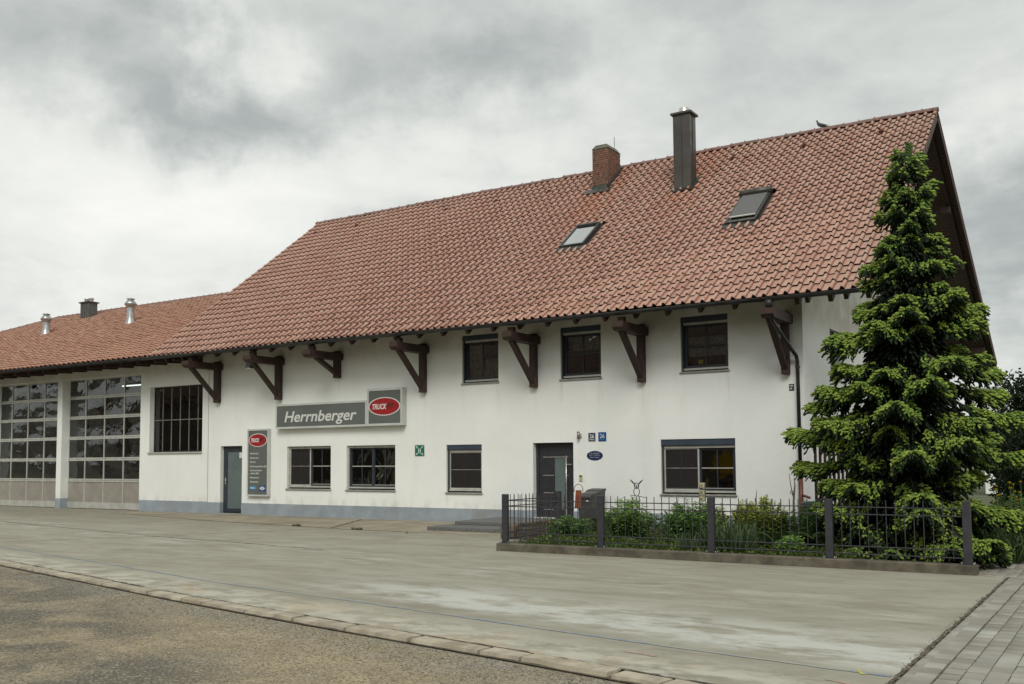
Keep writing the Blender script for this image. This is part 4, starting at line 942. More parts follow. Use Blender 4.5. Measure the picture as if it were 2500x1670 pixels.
# skylights
def skylight(R, shutter):
    x0, x1, s0, s1 = R; f = MB(); h0, h1 = 0.0, 0.12; t_ = 0.058
    slab(f, roofpt, x0, x0+t_, s0, s1, h0, h1); slab(f, roofpt, x1-t_, x1, s0, s1, h0, h1); slab(f, roofpt, x0+t_, x1-t_, s0, s0+t_, h0, h1); slab(f, roofpt, x0+t_, x1-t_, s1-t_*1.6, s1, h0, h1+0.03)
    sk = bw(f, 'skylight', varied('skylight_frame', (0.06, 0.062, 0.062), 0.4, 0.4, bump=0) if 'skylight_frame' not in MATS else MATS['skylight_frame'], house)
    g = MB(); slab(g, roofpt, x0+t_, x1-t_, s0+t_, s1-t_*1.6, 0.085, 0.092)
    bw(g, 'pane', MATS.get('skyglass') or mat_glass('skyglass', (0.25, 0.28, 0.28), 0.0, 1, 0.45), sk)
    b_ = MB(); slab(b_, roofpt, x0+t_, x1-t_, s0+t_, s1-t_, 0.0, 0.01); bw(b_, 'blind', LACE, sk)
    a = MB(); slab(a, roofpt, x0-0.05, x1+0.05, s0-0.22, s0, 0.045, 0.06); bw(a, 'apron_flashing', LEAD, sk)
    if shutter:
        bw(MB().tube([roofpt(x0-0.03, s1+0.02, 0.16), roofpt(x1+0.03, s1+0.02, 0.16)], 0.095, 12), 'shutter_box', CLAD, sk, True)
        b2 = MB(); slab(b2, roofpt, x0+t_+.005, x1-t_-.005, s0+t_+0.26, s1-0.03, 0.128, 0.14); bw(b2, 'shutter', varied('shutter_fabric', (0.12, 0.12, 0.118), 0.8, amount=0.3, scale=60, bump=0.2), sk)
        b3 = MB(); slab(b3, roofpt, x0+t_, x1-t_, s0+t_+0.20, s0+t_+0.258, 0.128, 0.15); bw(b3, 'shutter_rail', ALU, sk)
skylight(SKY1, False); skylight(SKY2, True)

# ---------------- workshop building with sectional doors (left)
gar = empty('workshop_building', 'low white workshop wing with sectional glazed doors and orange tiled roof, left end', 'workshop', (-40, 0, 0))
G1 = (-41.1, -36.72, 0.0, 5.13); G0 = (-36.72-9.55, -41.75, 0.0, 5.13); G2 = (-36.15, -31.42, 0.0, 5.11); TWN = (-30.88, -27.97, 2.17, 4.58)
gh = [(-41.2, -36.68, 0.0, 5.14), (-36.28, -31.42, 0.0, 5.12), TWN, (-46.2, -41.65, 0, 5.14)]
gwall = wall_holes('wall', PLASTER, None, -60, XJ, 0.0, 5.9, [(-41.3, -36.66, 0.0, 5.14), (-36.34, -31.42, 0.0, 5.12), TWN, (-46.3, -41.7, 0, 5.14)], depth=0.36); setp(gwall, gar)
bw(MB().box(-31.408, -0.014, 0.0, XJ-0.012, 0.05, 0.415), 'plinth', PLINTH, gar); bw(MB().box(-36.665, -0.014, 0, -36.325, 0.36, 0.40), 'plinth', PLINTH, gar)
bw(MB().quad((-60, 16, 0), (-30, 16, 0), (-30, 16, 5.5), (-60, 16, 5.5)).quad((-60, 0, 0), (-60, 16, 0), (-60, 16, 5.5), (-60, 0, 5.5)), 'wall', PLASTER, gar, fix=False)
ins = MB().quad((-60, 9, 0), (-28, 9, 0), (-28, 9, 6), (-60, 9, 6)).quad((-60, 0.5, 5.6), (-28, 0.5, 5.6), (-28, 9, 5.6), (-60, 9, 5.6)).quad((-28, .5, 0), (-28, 9, 0), (-28, 9, 6), (-28, .5, 6))
bw(ins, 'workshop_interior', varied('workshop_inner_wall', (0.22, 0.215, 0.195), 0.9, amount=0.5, scale=0.8, bump=0), gar, fix=False)
bw(MB().quad((-60, 0.4, 0.012), (-28, 0.4, 0.012), (-28, 9, 0.012), (-60, 9, 0.012)), 'workshop_floor', varied('workshop_floor', (0.10, 0.10, 0.09), 0.6, amount=0.3, scale=1, bump=0), gar, fix=False)
def bulged(x0, x1, z0, z1, y, n=9):
    """acrylic pane, slightly pillowed and warped by heat"""
    mb = MB(); A = random.choice((-1, 1))*random.uniform(.008, .020); p = [random.uniform(0, 6.28) for _ in range(4)]; B = random.uniform(.002, .006)
    for j in range(n+1):
        for i in range(n+1):
            u, v = 2*i/n-1, 2*j/n-1
            mb.v.append((x0+(x1-x0)*i/n, y+(1-u*u)*(1-v*v)*(A+B*(math.sin(u*3.2+p[0])+math.sin(v*3.7+p[1])+math.sin((u+v)*2.7+p[2]))), z0+(z1-z0)*j/n))
            if i and j: k = j*(n+1)+i; mb.f.append((k-n-2, k-n-1, k, k-1))
    return mb
def sect_door(x0, x1, cols, y=0.33):
    rails = [0.0, 0.25, 1.12, 1.95, 2.79, 3.60, 4.40, 5.16]
    fr = MB(); 
    for i, z in enumerate(rails):
        if i == 0: fr.box(x0, y-0.02, z+0.02, x1, y+0.05, z+0.26)
        elif i == 1: pass
        elif i == len(rails)-1: fr.box(x0, y-0.015, z-0.07, x1, y+0.05, z)
        else: fr.box(x0, y-0.018, z-0.065, x1, y+0.05, z-0.004).box(x0, y-0.018, z+0.004, x1, y+0.05, z+0.06)
    d = bw(fr, 'garage_door', ALU, gar)
    bw(MB().box(x0, y-0.005, 0.0, x1, y+0.04, 0.03), 'rubber_seal', BLACK, d)
    for r, (a, b) in enumerate(zip(rails[1:], rails[2:])):
        lo = a+0.06 if r else a+0.005; hi = b-0.065 if r < 5 else b-0.07
        for ci, (c0, c1) in enumerate(zip(cols, cols[1:])):
            if ci: bw(MB().box(c0-0.028, y-0.012, lo, c0+0.028, y+0.045, hi), 'door_stile', ALU, d)
            if r == 0: bw(MB().box(c0+0.028, y+0.008, lo, c1-0.028, y+0.02, hi), 'panel', ALU2, d)
            else: bw(bulged(c0+0.028, c1-0.028, lo, hi, y+0.014), 'pane', GLASSW, d, True, False)
    bw(MB().box(x0-0.04, y-0.01, 0.0, x0-0.003, y+0.05, 5.16).box(x1+0.003, y-0.01, 0.0, x1+0.04, y+0.05, 5.16), 'door_track', GUTTER, d)
sect_door(-36.5, -31.45, [-36.5, -35.24, -34.05, -32.86, -31.67, -31.45][:5]+[-31.45] if False else [-36.45, -35.26, -34.05, -32.84, -31.63, -31.45])
sect_door(-41.62, -36.70, [-41.62, -40.42, -39.24, -38.06, -36.88, -36.70])
sect_door(-46.3, -41.9, [-46.3, -45.2, -44.1, -43.0, -41.9])
# tall steel window
x0, x1, z0, z1 = TWN; yt = 0.2
f = MB().box(x0, yt, z0, x0+0.04, yt+.05, z1).box(x1-0.04, yt, z0, x1, yt+.05, z1).box(x0+.04, yt, z1-.04, x1-.04, yt+.05, z1).box(x0+.04, yt, z0, x1-.04, yt+.05, z0+.05)
tw = bw(f, 'steel_window', GUTTER, gar)
MUN = varied('old_muntin', (0.20, 0.19, 0.16), 0.7, bump=0); xs = [x0+.04] + [x0+(x1-x0)*i/6 for i in range(1, 6)] + [x1-.04]
for a in xs[1:-1]: bw(MB().box(a-.014, yt+0.005, z0+.05, a+.014, yt+.045, z1-.04), 'muntin', MUN, tw)
zm = z0+(z1-z0)*0.49
bw(MB().box(x0+.04, yt+0.007, zm-.015, x1-.04, yt+.043, zm+.015), 'muntin', MUN, tw)
for a, b in zip(xs, xs[1:]):
    for c, d in ((z0+.05, zm-.015), (zm+.015, z1-.04)): bw(MB().box(a+.014, yt+.02, c, b-.014, yt+.026, d), 'pane', GLASS, tw)
bw(MB().cbox(x0-.04, -0.06, z0-.05, x1+.02, yt+.02, z0, .006), 'sill', ALU, tw)
# workshop roof
GP = math.tan(R_(24)); gy0, gz0 = -1.3, 5.52; gyr = 8.1; gzr = gz0+(gyr-gy0)*GP
gsl = Vector((0, gyr-gy0, gzr-gz0)); GSL = gsl.length; gsl.normalize(); gn = Vector((1, 0, 0)).cross(gsl).normalized()
def gpt(x, s, h=0): p = Vector((0, gy0, gz0)) + gsl*s + gn*h; return (x, p.y, p.z)
GXL, GXR, HX = -60.0, -26.0, -49.5
mb = MB(); slab(mb, gpt, GXL, -27.0, 0.03, GSL*0.999, -0.06, -0.02)
# trim the deck: left end is hipped
mb2 = MB(); mb2.v = [gpt(GXL, 0.03, -0.03), gpt(-27.0, 0.03, -0.03), gpt(-27.0, GSL, -0.03), gpt(HX, GSL, -0.03)]; mb2.f = [(0, 1, 2, 3)]
groof = bw(mb2, 'roof', SOFFIT, gar, fix=False)
mb3 = MB(); mb3.v = [(HX, gyr, gzr), (-27, gyr, gzr), (-27, 17.5, gz0), (GXL, 17.5, gz0), (GXL, gy0, gz0)]; mb3.f = [(0, 1, 2, 3), (0, 3, 4)]; bw(mb3, 'rear_slope', ROOF2, groof, fix=False)
GTW, GNR = 0.30, 33; GTL = GSL/GNR; gv, gf = tile_local(GTW, GTL, 0.75, 0.026)
GB = Matrix(((1, 0, 0), (0, gsl.y, gsl.z), (0, gn.y, gn.z))).transposed(); gvw = [tuple(GB @ Vector(p)) for p in gv]
gt = []
for r in range(GNR):
    s = r*GTL; xl = GXL + (HX-GXL)*s/GSL
    for c in range(int((GXR-GXL)/GTW)):
        x = GXL+c*GTW
        if x < xl-0.15: continue
        if x > -29.4+0.35: continue
        p = Vector(gpt(x, s)); gt.append(((p-CAM).length, p))
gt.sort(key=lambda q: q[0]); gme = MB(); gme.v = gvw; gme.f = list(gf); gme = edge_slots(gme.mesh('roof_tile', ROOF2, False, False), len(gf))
for d, p in gt[:300]: setp(link('roof_tile', gme, None, p+Vector(jit()), (random.gauss(0, .008), random.gauss(0, .01), 0)), groof)
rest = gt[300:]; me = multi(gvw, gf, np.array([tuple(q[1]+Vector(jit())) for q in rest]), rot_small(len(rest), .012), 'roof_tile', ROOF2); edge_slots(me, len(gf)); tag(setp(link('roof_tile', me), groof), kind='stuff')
rme2 = ridge_mesh(0.42, 0.10)
n = int((-29.4-HX)/0.42)
for i in range(n): setp(link('ridge_tile', rme2, None, (HX+i*0.42, gyr, gzr+0.02)), groof)
hd = Vector((GXL, gy0, gz0)) - Vector((HX, gyr, gzr)); hl = hd.length; hq = (-hd).to_track_quat('X', 'Z').to_euler()
for i in range(int(hl/0.42)): setp(link('ridge_tile', rme2, None, Vector((GXL, gy0, gz0)) - hd.normalized()*(i*0.42) + Vector((0, 0, 0.02)), hq), groof)
bw(gutter_mb(GXL, XL-0.08, -1.395, 5.47), 'gutter', GUTTER, gar, True)
for xx in np.arange(-43.5, -27.5, 0.965):
    bw(MB().prism([(-1.22, 5.45), (-1.22, 5.30), (0.02, 5.36+0.0), (0.02, 5.95)], 0, xx-.06, xx+.06), 'rafter_tail', WOOD, groof)
bw(MB().box(GXL, -1.28, 5.40, XL, -1.255, 5.52), 'fascia', WOOD, groof)
mb = MB(); mb.v = [(GXL, -1.25, 5.47), (-28.2, -1.25, 5.47), (-28.2, -0.0, 6.0), (GXL, 0.0, 6.0)]; mb.f = [(0, 1, 2, 3)]; bw(mb, 'soffit', SOFFIT, groof, fix=False)
def vent_pipe(x, y, h):
    z = gz0+(y-gy0)*GP
    v = bw(MB().lathe([(0.30, -0.12), (0.22, 0.05), (0.16, 0.22), (0.155, h-0.35), (0.155, h-0.32)], (x, y, z), 14), 'vent_pipe', ZINC, gar, True)
    bw(MB().lathe([(0.155, h-0.33), (0.27, h-0.18), (0.28, h-0.16), (0.18, h-0.02), (0.14, h), (0.14, h+0.05), (0.20, h+0.07), (0.0, h+0.13)], (x, y, z), 14), 'vent_cowl', ZINC, v, True)
vent_pipe(-44.75, 4.45, 0.92); vent_pipe(-38.25, 4.45, 1.05)
gc = bw(MB().box(-45.72, 6.9, 8.6, -45.02, 7.4, 10.02), 'workshop_chimney', varied('slate_cladding', (0.10, 0.105, 0.09), 0.7, amount=0.2, bump=0.1), gar)
bw(MB().cbox(-45.79, 6.83, 10.02, -44.95, 7.47, 10.08), 'chimney_cap', CLAD, gc)
for xx in (-45.56, -45.18): bw(MB().lathe([(0.12, 0), (0.11, 0.13), (0.13, 0.15), (0.13, 0.2), (0, 0.2)], (xx, 7.15, 10.08), 12), 'flue_pipe', STEEL, gc, True)
for xx in (-45.55, -45.37, -45.19): bw(MB().box(xx-.012, 6.885, 8.7, xx+.012, 6.9, 10.0), 'cladding_seam', CLAD, gc)
# lit tubes inside the workshop
TUBE = mat_emit('tube_light', (0.9, 1.0, 0.95), 2.2)
for i, (a, b, y, z) in enumerate(((-36.7, -35.4, 3.0, 5.08), (-33.0, -31.85, 3.0, 4.79))):
    t_ = empty('fluorescent_lamp', 'lit fluorescent tube hanging in the workshop behind the %s' % ('right sectional door' if i == 0 else 'tall steel window'), 'lamp', (a, y, z), 0, 'fluorescent lamps in the workshop')
    setp(_build(MB().tube([(a, y, z), (b, y, z)], 0.025, 8), 'tube', TUBE), t_); setp(_build(MB().box(a, y-.04, z+.03, b, y+.04, z+.08), 'lamp_housing', SIGNF), t_)

# ================================================================== SIGNS AND WALL FITTINGS
def ellipse_mb(cx, cz, a, b, y0, y1, n=40):
    return MB().prism([(cx+a*math.cos(2*math.pi*i/n), cz+b*math.sin(2*math.pi*i/n)) for i in range(n)], 1, y0, y1)
def logo(par, cx, cz, a, b, y):
    bw(ellipse_mb(cx, cz, a, b, y-0.004, y), 'logo_rim', WHITE, par)
    bw(ellipse_mb(cx, cz, a*0.93, b*0.90, y-0.007, y-0.0045), 'logo_ellipse', RED, par)
    h = b*0.50
    o = text_fit('TRUCK', cx-a*0.74, cx+a*0.17, cz-h*0.55, h*1.1, y-0.009, WHITE, None, 'lettering', 0.28, 0.022*0.3, 0.001); setp(o, par)
    o = text_fit('FIT', cx+a*0.19, cx+a*0.62, cz-h*0.55, h*1.1, y-0.009, BLACK, None, 'lettering', 0.28, 0.006, 0.001); setp(o, par)
def lightbox(name, x0, x1, z0, z1, yb, yf, t_, label, cat):
    e = empty(name, label, cat, ((x0+x1)/2, yb, z0))
    mb = MB().box(x0, yf, z0, x0+t_, yb, z1).box(x1-t_, yf, z0, x1, yb, z1).box(x0+t_, yf, z1-t_, x1-t_, yb, z1).box(x0+t_, yf, z0, x1-t_, yb, z0+t_)
    bw(mb, 'sign_case', SIGNF, e); bw(MB().box(x0+t_, yf+0.012, z0+t_, x1-t_, yf+0.03, z1-t_), 'sign_panel', SIGNG, e); return e
s1 = lightbox('name_sign', -24.13, -20.16, 2.87, 3.68, -0.02, -0.20, 0.062, 'wide grey lightbox sign reading Herrnberger in white italic letters', 'sign')
setp(text_fit('Herrnberger', -23.72, -20.58, 3.09, 0.345, -0.19, WHITE, None, 'lettering', 0.22, 0.0075, 0.003), s1)
s2 = lightbox('logo_sign', -20.14, -18.74, 2.87, 4.02, -0.02, -0.215, 0.07, 'tall grey lightbox sign with red oval TRUCKFIT logo right of the name sign', 'sign')
logo(s2, -19.45, 3.46, 0.635, 0.285, -0.203)
s3 = lightbox('services_sign', -25.55, -24.53, 0.64, 2.90, -0.02, -0.12, 0.055, 'upright grey services sign with small red oval logo beside the side door', 'sign')
logo(s3, -25.04, 2.52, 0.44, 0.225, -0.108)
lines = [('Nfz-Service', 2.07), ('Kfz-Service', 1.92), ('HU* /AU', 1.78), ('Sicherheitsprüfung §29', 1.635), ('Fahrtenschreiber', 1.50), ('prüfung §57b', 1.40), ('Klimaservice', 1.26), ('Glasservice', 1.12)]
for i, (tx, z) in enumerate(lines):
    wd = len(tx)*0.0355; setp(text_fit(tx, -25.40, -25.40+wd, z-0.02, 0.052, -0.110, WHITE, None, 'lettering', 0, 0.0015, 0.0008), s3)
    if tx[0] != 'p': bw(MB().box(-25.455, -0.111, z, -25.44, -0.108, z+0.008), 'dash_mark', WHITE, s3)
bw(MB().box(-25.41, -0.112, 0.86, -25.11, -0.108, 0.985), 'blue_logo_plate', LBLUE, s3); setp(text_fit('Haldex', -25.385, -25.135, 0.895, 0.06, -0.114, WHITE, None, 'lettering', 0, 0.002, 0.0008), s3)
bw(MB().box(-24.96, -0.112, 0.81, -24.66, -0.108, 1.00), 'blue_logo_plate', BLUE, s3)
bw(ellipse_mb(-24.81, 0.905, 0.12, 0.048, -0.114, -0.1125, 20), 'knot_emblem', WHITE, s3); bw(MB().prism([(-24.81, 0.985), (-24.74, 0.905), (-24.81, 0.83), (-24.88, 0.905)], 1, -0.1155, -0.1145), 'knot_emblem', WHITE, s3); bw(ellipse_mb(-24.81, 0.905, 0.022, 0.03, -0.117, -0.116, 12), 'knot_eye', BLUE, s3)
setp(text_fit('Mercedesstr. service partner for trucks and trailers' if False else '- - - - - - - - - - - - - - - - - - -', -25.43, -24.62, 0.745, 0.02, -0.11, SIGNF, None, 'fine_print', 0, 0.0005, 0.0005), s3)
# assembly-point sign
ax0, ax1, az0, az1 = -18.41, -18.06, 1.93, 2.26
asg = empty('assembly_point_sign', 'small green assembly point sign with four white arrows and figures on the wall', 'sign', ((ax0+ax1)/2, 0, az0))
bw(MB().box(ax0, -0.012, az0, ax1, -0.002, az1), 'sign_plate', GREEN, asg); cx, cz = (ax0+ax1)/2, (az0+az1)/2
for sx_, sz_ in ((1, 1), (-1, 1), (1, -1), (-1, -1)):
    p = lambda a, b: (cx+sx_*a, cz+sz_*b)
    bw(MB().prism([p(.07, .07), p(.12, .075), p(.105, .09), p(.15, .135), p(.135, .15), p(.09, .105), p(.075, .12)], 1, -0.015, -0.0125), 'arrow_symbol', WHITE, asg)
for k in (-1, 1):
    bw(ellipse_mb(cx+k*0.03, cz+0.055, 0.014, 0.014, -0.015, -0.0125, 10), 'figure_symbol', WHITE, asg)
    bw(MB().prism([(cx+k*0.012, cz+.035), (cx+k*0.048, cz+.035), (cx+k*0.05, cz-.01), (cx+k*0.04, cz-.09), (cx+k*0.02, cz-.09)], 1, -0.015, -0.0125), 'figure_symbol', WHITE, asg)
def plate(name, x0, x1, z0, z1, mat, txt, sub, label, serif=False):
    e = empty(name, label, 'sign', ((x0+x1)/2, 0, z0))
    bw(MB().cbox(x0, -0.02, z0, x1, -0.003, z1, 0.006), 'sign_plate', WHITE if serif else mat, e)
    if serif: bw(MB().box(x0+.012, -0.0215, z0+.012, x1-.012, -0.0205, z1-.012), 'sign_panel', mat, e)
    setp(text_fit(txt, x0+.045, x1-.045, z0+.085, (z1-z0)*0.46, -0.0225, WHITE, None, 'lettering', 0, 0.003 if serif else 0.001, 0.0008), e)
    bw(MB().box(x0+.04, -0.0235, z0+.04, x1-.04, -0.0225, z0+.055), 'caption_line', WHITE if serif else LBLUE, e)
plate('house_number_sign', -12.50, -12.27, 2.275, 2.515, NAVY, '26', '', 'dark navy enamel house number 26 with white rim, left of the lighter blue one', True)
plate('house_number_sign', -12.195, -11.96, 2.275, 2.515, BLUE, '26', '', 'bright blue house number plate 26, right of the navy one')
ov = empty('oval_plaque', 'dark blue oval plaque with faint white script beside the front door', 'plaque', (-12.31, 0, 1.77))
bw(ellipse_mb(-12.31, 1.895, 0.24, 0.125, -0.016, -0.002, 36), 'plaque_rim', BLUE, ov); bw(ellipse_mb(-12.31, 1.895, 0.225, 0.112, -0.019, -0.0165, 36), 'plaque_face', NAVY, ov)
for i, (tx, a, b, z) in enumerate((('Herrnberger', -12.46, -12.16, 1.945), ('Karl Alfons', -12.47, -12.15, 1.893), ('Maria Klaus', -12.45, -12.17, 1.835))): setp(text_fit(tx, a, b, z, 0.030, -0.02, SIGNF, None, 'lettering', 0.3, 0.0, 0.0006), ov)
wl = empty('wall_lamp', 'small stainless up-down wall lamp beside the front door', 'lamp', (-12.76, 0, 2.3))
bw(MB().tube([(-12.77, -0.07, 2.345), (-12.77, -0.07, 2.545)], 0.038, 14), 'lamp_tube', varied('brushed_lamp', (0.30, 0.28, 0.24), 0.35, 0.7, bump=0), wl, True); bw(MB().box(-12.75, -0.06, 2.40, -12.70, -0.002, 2.49), 'lamp_mount', STEEL, wl)
ic = empty('intercom', 'cream door bell panel on the wall right of the front door', 'door bell', (-12.74, 0, 1.2))
bw(MB().cbox(-12.79, -0.025, 1.205, -12.69, -0.002, 1.385), 'bell_case', CREAM, ic); bw(MB().box(-12.775, -0.028, 1.32, -12.705, -0.0255, 1.355), 'name_strip', BLACK, ic); bw(MB().tube([(-12.74, -0.026, 1.25), (-12.74, -0.034, 1.25)], 0.014, 10), 'bell_button', BOLT, ic)
gp = empty('wall_plaque', 'small dark square plaque on the wall left of the downpipe', 'plaque', (-6.97, 0, 3.4))
bw(MB().box(-7.035, -0.012, 3.40, -6.915, -0.002, 3.56), 'plaque_plate', varied('plaque_dark', (0.05, 0.055, 0.045), 0.5, bump=0), gp); bw(MB().box(-7.01, -0.015, 3.50, -6.94, -0.0125, 3.53).box(-7.01, -0.015, 3.43, -6.97, -0.0125, 3.47), 'plaque_mark', SIGNF, gp)
# floodlight on the second bracket
fl_ = empty('floodlight', 'grey floodlight hanging from the second timber bracket', 'floodlight', (-24.5, -1.0, 4.85))
bw(MB().prism([(-1.12, 4.86), (-0.92, 4.86), (-0.86, 4.95), (-0.90, 5.05), (-1.05, 5.08)], 0, -24.60, -24.36), 'lamp_housing', GUTTER, fl_); bw(MB().box(-24.59, -1.13, 4.845, -24.37, -0.93, 4.858), 'lamp_glass', ALU, fl_)
bw(MB().bar((-24.48, -0.98, 5.0), (-24.2, -0.9, 5.06), 0.03, 0.03), 'mounting_arm', GUTTER, fl_)
# pigeon on the ridge
pg = empty('pigeon', 'grey pigeon sitting on the roof ridge', 'bird', (-7.95, 7.1, 12.07))
BIRD = varied('pigeon_feathers', (0.10, 0.10, 0.10), 0.8, amount=0.4, scale=20); pass
def blobmesh(path, radii, seg=10): return MB().tube(path, radii, seg)
bw(blobmesh([(-8.09, 7.1, 12.33), (-8.085, 7.1, 12.31), (-8.08, 7.1, 12.28), (-8.06, 7.1, 12.23), (-8.01, 7.1, 12.17), (-7.93, 7.1, 12.13), (-7.85, 7.1, 12.10), (-7.76, 7.1, 12.075)], [0.012, 0.026, 0.024, 0.04, 0.062, 0.058, 0.035, 0.012]), 'body', BIRD, pg, True)
bw(MB().tube([(-8.10, 7.1, 12.315), (-8.135, 7.1, 12.305)], [0.009, 0.002], 6), 'beak', BLACK, pg); bw(MB().prism([(-8.02, 12.18), (-7.9, 12.17), (-7.72, 12.085), (-7.9, 12.11)], 1, 7.03, 7.045), 'wing', varied('wing_dark', (0.05, 0.06, 0.07), 0.7, bump=0), pg)
bw(MB().tube([(-7.97, 7.09, 12.14), (-7.97, 7.09, 12.06)], 0.006, 5).tube([(-7.95, 7.12, 12.14), (-7.95, 7.12, 12.06)], 0.006, 5), 'leg', TERRA, pg)

# ================================================================== FENCE
FY = -7.0; KX0, KX1 = -10.78, -2.14
kw = MB().cbox(KX0, FY-0.12, -0.02, KX1, FY+0.12, 0.15, 0.015).cbox(KX0, FY+0.122, -0.02, KX0+0.24, -4.55, 0.148, 0.015)
tag(_build(kw, 'garden_kerb', CURB), 'low mossy concrete kerb wall carrying the anthracite garden fence', 'kerb wall')
fence = empty('garden_fence', 'anthracite metal bar fence on a low concrete kerb around the garden', 'fence', (-6.4, FY, 0.15))
posts = [-10.63, -8.51, -6.35, -4.33, -2.27]
pm = None
def post(x, y):
    h = 1.11; mb = MB().cbox(x-0.06, y-0.045, 0.155, x+0.06, y+0.045, h, 0.006)
    p = bw(mb, 'post', FENCE, fence)
    bw(MB().box(x-0.105, y-0.07, 0.149, x+0.105, y+0.07, 0.158), 'foot_plate', FENCE, p)
    for sx_ in (-1, 1):
        for sy_ in (-1, 1): bw(MB().tube([(x+sx_*0.085, y+sy_*0.045, 0.158), (x+sx_*0.085, y+sy_*0.045, 0.185)], 0.013, 6), 'bolt', BOLT, p)
for x in posts: post(x, FY)
post(-10.63, -4.9)
rod = MB().tube([(0, 0, 0.20), (0, 0, 1.10)], 0.0075, 6).mesh('rod', FENCE)
for a, b in zip(posts, posts[1:]):
    n = int(round((b-a-0.12)/0.143)); st_ = (b-a-0.12)/n
    for i in range(1, n): setp(link('rod', rod, None, (a+0.06+st_*i, FY, 0)), fence)
    for z in (0.24, 0.36, 0.87, 0.985): bw(MB().tube([(a+0.06, FY-0.012, z), (b-0.06, FY-0.012, z)], 0.010, 6), 'rail', FENCE, fence)
n = 14
for i in range(1, n): setp(link('rod', rod, None, (-10.63, -6.955+(2.1-.09)*i/n, 0)), fence)
for z in (0.24, 0.36, 0.87, 0.985): bw(MB().tube([(-10.642, -6.955, z), (-10.642, -4.945, z)], 0.010, 6), 'rail', FENCE, fence)
# garden bed
bed = poly_sheet('garden_bed', [(-10.5, -6.87), (-2.16, -6.87), (-2.16, 6), (-6.6, 6), (-6.6, -0.1), (-11.2, -0.1), (-11.2, -4.5), (-10.5, -4.5)], 0.09, SOIL, None, 'structure')

# ================================================================== PLANTS
def leafmesh(wf=0.35, seg=2, fold=0.15, bend=-0.15):
    """a leaf along local z, unit length, faceted; 4-6 triangles"""
    v = [(0, 0, 0), (-wf*0.5, fold*wf, 0.35), (wf*0.5, fold*wf, 0.35), (0, -0.02, 0.4), (-wf*0.38, fold*wf+bend*0.5, 0.7), (wf*0.38, fold*wf+bend*0.5, 0.7), (0, bend*0.5, 0.72), (0, bend, 1.0)]
    f = [(0, 3, 1), (0, 2, 3), (1, 3, 6, 4), (3, 2, 5, 6), (4, 6, 7), (6, 5, 7)]
    return v, f
def rand_dirs(n, up=0.3):
    d = rng.normal(size=(n, 3)); d[:, 2] = d[:, 2]*0.6 + up; return d/np.linalg.norm(d, axis=1, keepdims=True)
def tints(n, base, var=0.3, hi=None, p=0.3):
    b = np.array(base); t_ = b[None]*(1+rng.uniform(-var, var, (n, 1)))*(1+rng.uniform(-0.08, 0.08, (n, 3)))
    if hi is not None: m = rng.random(n) < p; t_[m] = np.array(hi)*(1+rng.uniform(-var, var, (m.sum(), 1)))
    return t_
def leafy_shrub(name, label, cat, x, y, w, h, nst, col, hi, ll=0.10, wf=0.32, per=26, d=None, z0=0.09, group=None, droop=0.0):
    e = empty(name, label, cat, (x, y, z0), 0, group); P = []; D = []; S = []; st = MB(); d = d or w
    for i in range(nst):
        a = random.uniform(0, 6.28); r = math.sqrt(random.random()); bx, by = x+math.cos(a)*r*w*0.22, y+math.sin(a)*r*d*0.22
        tx, ty = x+math.cos(a)*r*w*0.5, y+math.sin(a)*r*d*0.5; hh = h*(1-0.35*r*r)*random.uniform(0.78, 1.05)
        pts = [Vector((bx+(tx-bx)*t_, by+(ty-by)*t_, z0+hh*(t_**0.85))) for t_ in (0, .35, .7, 1)]
        st.tube(pts, [0.006, 0.005, 0.004, 0.002], 4)
        for k in range(per):
            t_ = 0.12+0.88*k/per; q = Vector((bx+(tx-bx)*t_, by+(ty-by)*t_, z0+hh*(t_**0.85)))
            for s in range(2):
                az = k*2.4+s*3.14+random.uniform(-.4, .4); up = random.uniform(-0.25, 0.55)+0.5*t_**4-droop
                P.append(q); D.append((math.cos(az), math.sin(az), up)); S.append(ll*random.uniform(0.6, 1.2)*(1.0 if t_ < 0.9 else 0.7))
    v, f = leafmesh(wf); P = np.array(P); D = np.array(D); S = np.array(S)
    zrel = (P[:, 2]-z0)/h; col = tuple(q*2.3 for q in col); hi = tuple(q*2.5 for q in hi); T = tints(len(P), col, 0.35); m = zrel > rng.uniform(0.2, 0.95, len(P)); T[m] = tints(m.sum(), hi, 0.25)
    me = multi(v, f, P, frames(D, rng.normal(0, .4, len(P)), np.stack([S, S, S], 1)), 'leaves', LEAF, T)
    tag(setp(link('leaves', me), e), kind='stuff'); bw(st, 'stems', varied('green_stem', (0.07, 0.10, 0.035), 0.8, bump=0) if 'green_stem' not in MATS else MATS['green_stem'], e)
    return e
def blade_clump(name, label, cat, x, y, w, n, L, col, hi, wd=0.02, spread=0.35, z0=0.09, group=None, d=None, bend=0.35, mat=None, kind=None):
    mat = mat or LEAF; P = []; D = []; S = []
    v = [(-.5, 0, 0), (.5, 0, 0), (-.5, 0.03*bend, .35), (.5, 0.03*bend, .35), (-.38, -0.25*bend, .72), (.38, -0.25*bend, .72), (0, -bend*0.7, 1.0)]; f = [(0, 1, 3, 2), (2, 3, 5, 4), (4, 5, 6)]
    for _ in range(n):
        a = random.uniform(0, 6.28); r = math.sqrt(random.random()); P.append((x+math.cos(a)*r*w/2, y+math.sin(a)*r*(d or w)/2, z0))
        D.append((math.cos(a)*spread*r+random.gauss(0, .12), math.sin(a)*spread*r+random.gauss(0, .12), 1)); l = L*random.uniform(.55, 1.1); S.append((wd*random.uniform(.7, 1.2), l, l))
    e = link(name, multi(v, f, np.array(P), frames(np.array(D), rng.uniform(0, 6.28, n), np.array(S)), name, mat, tints(n, col, .35, hi, .4)))
    return tag(e, label, cat, group, kind)

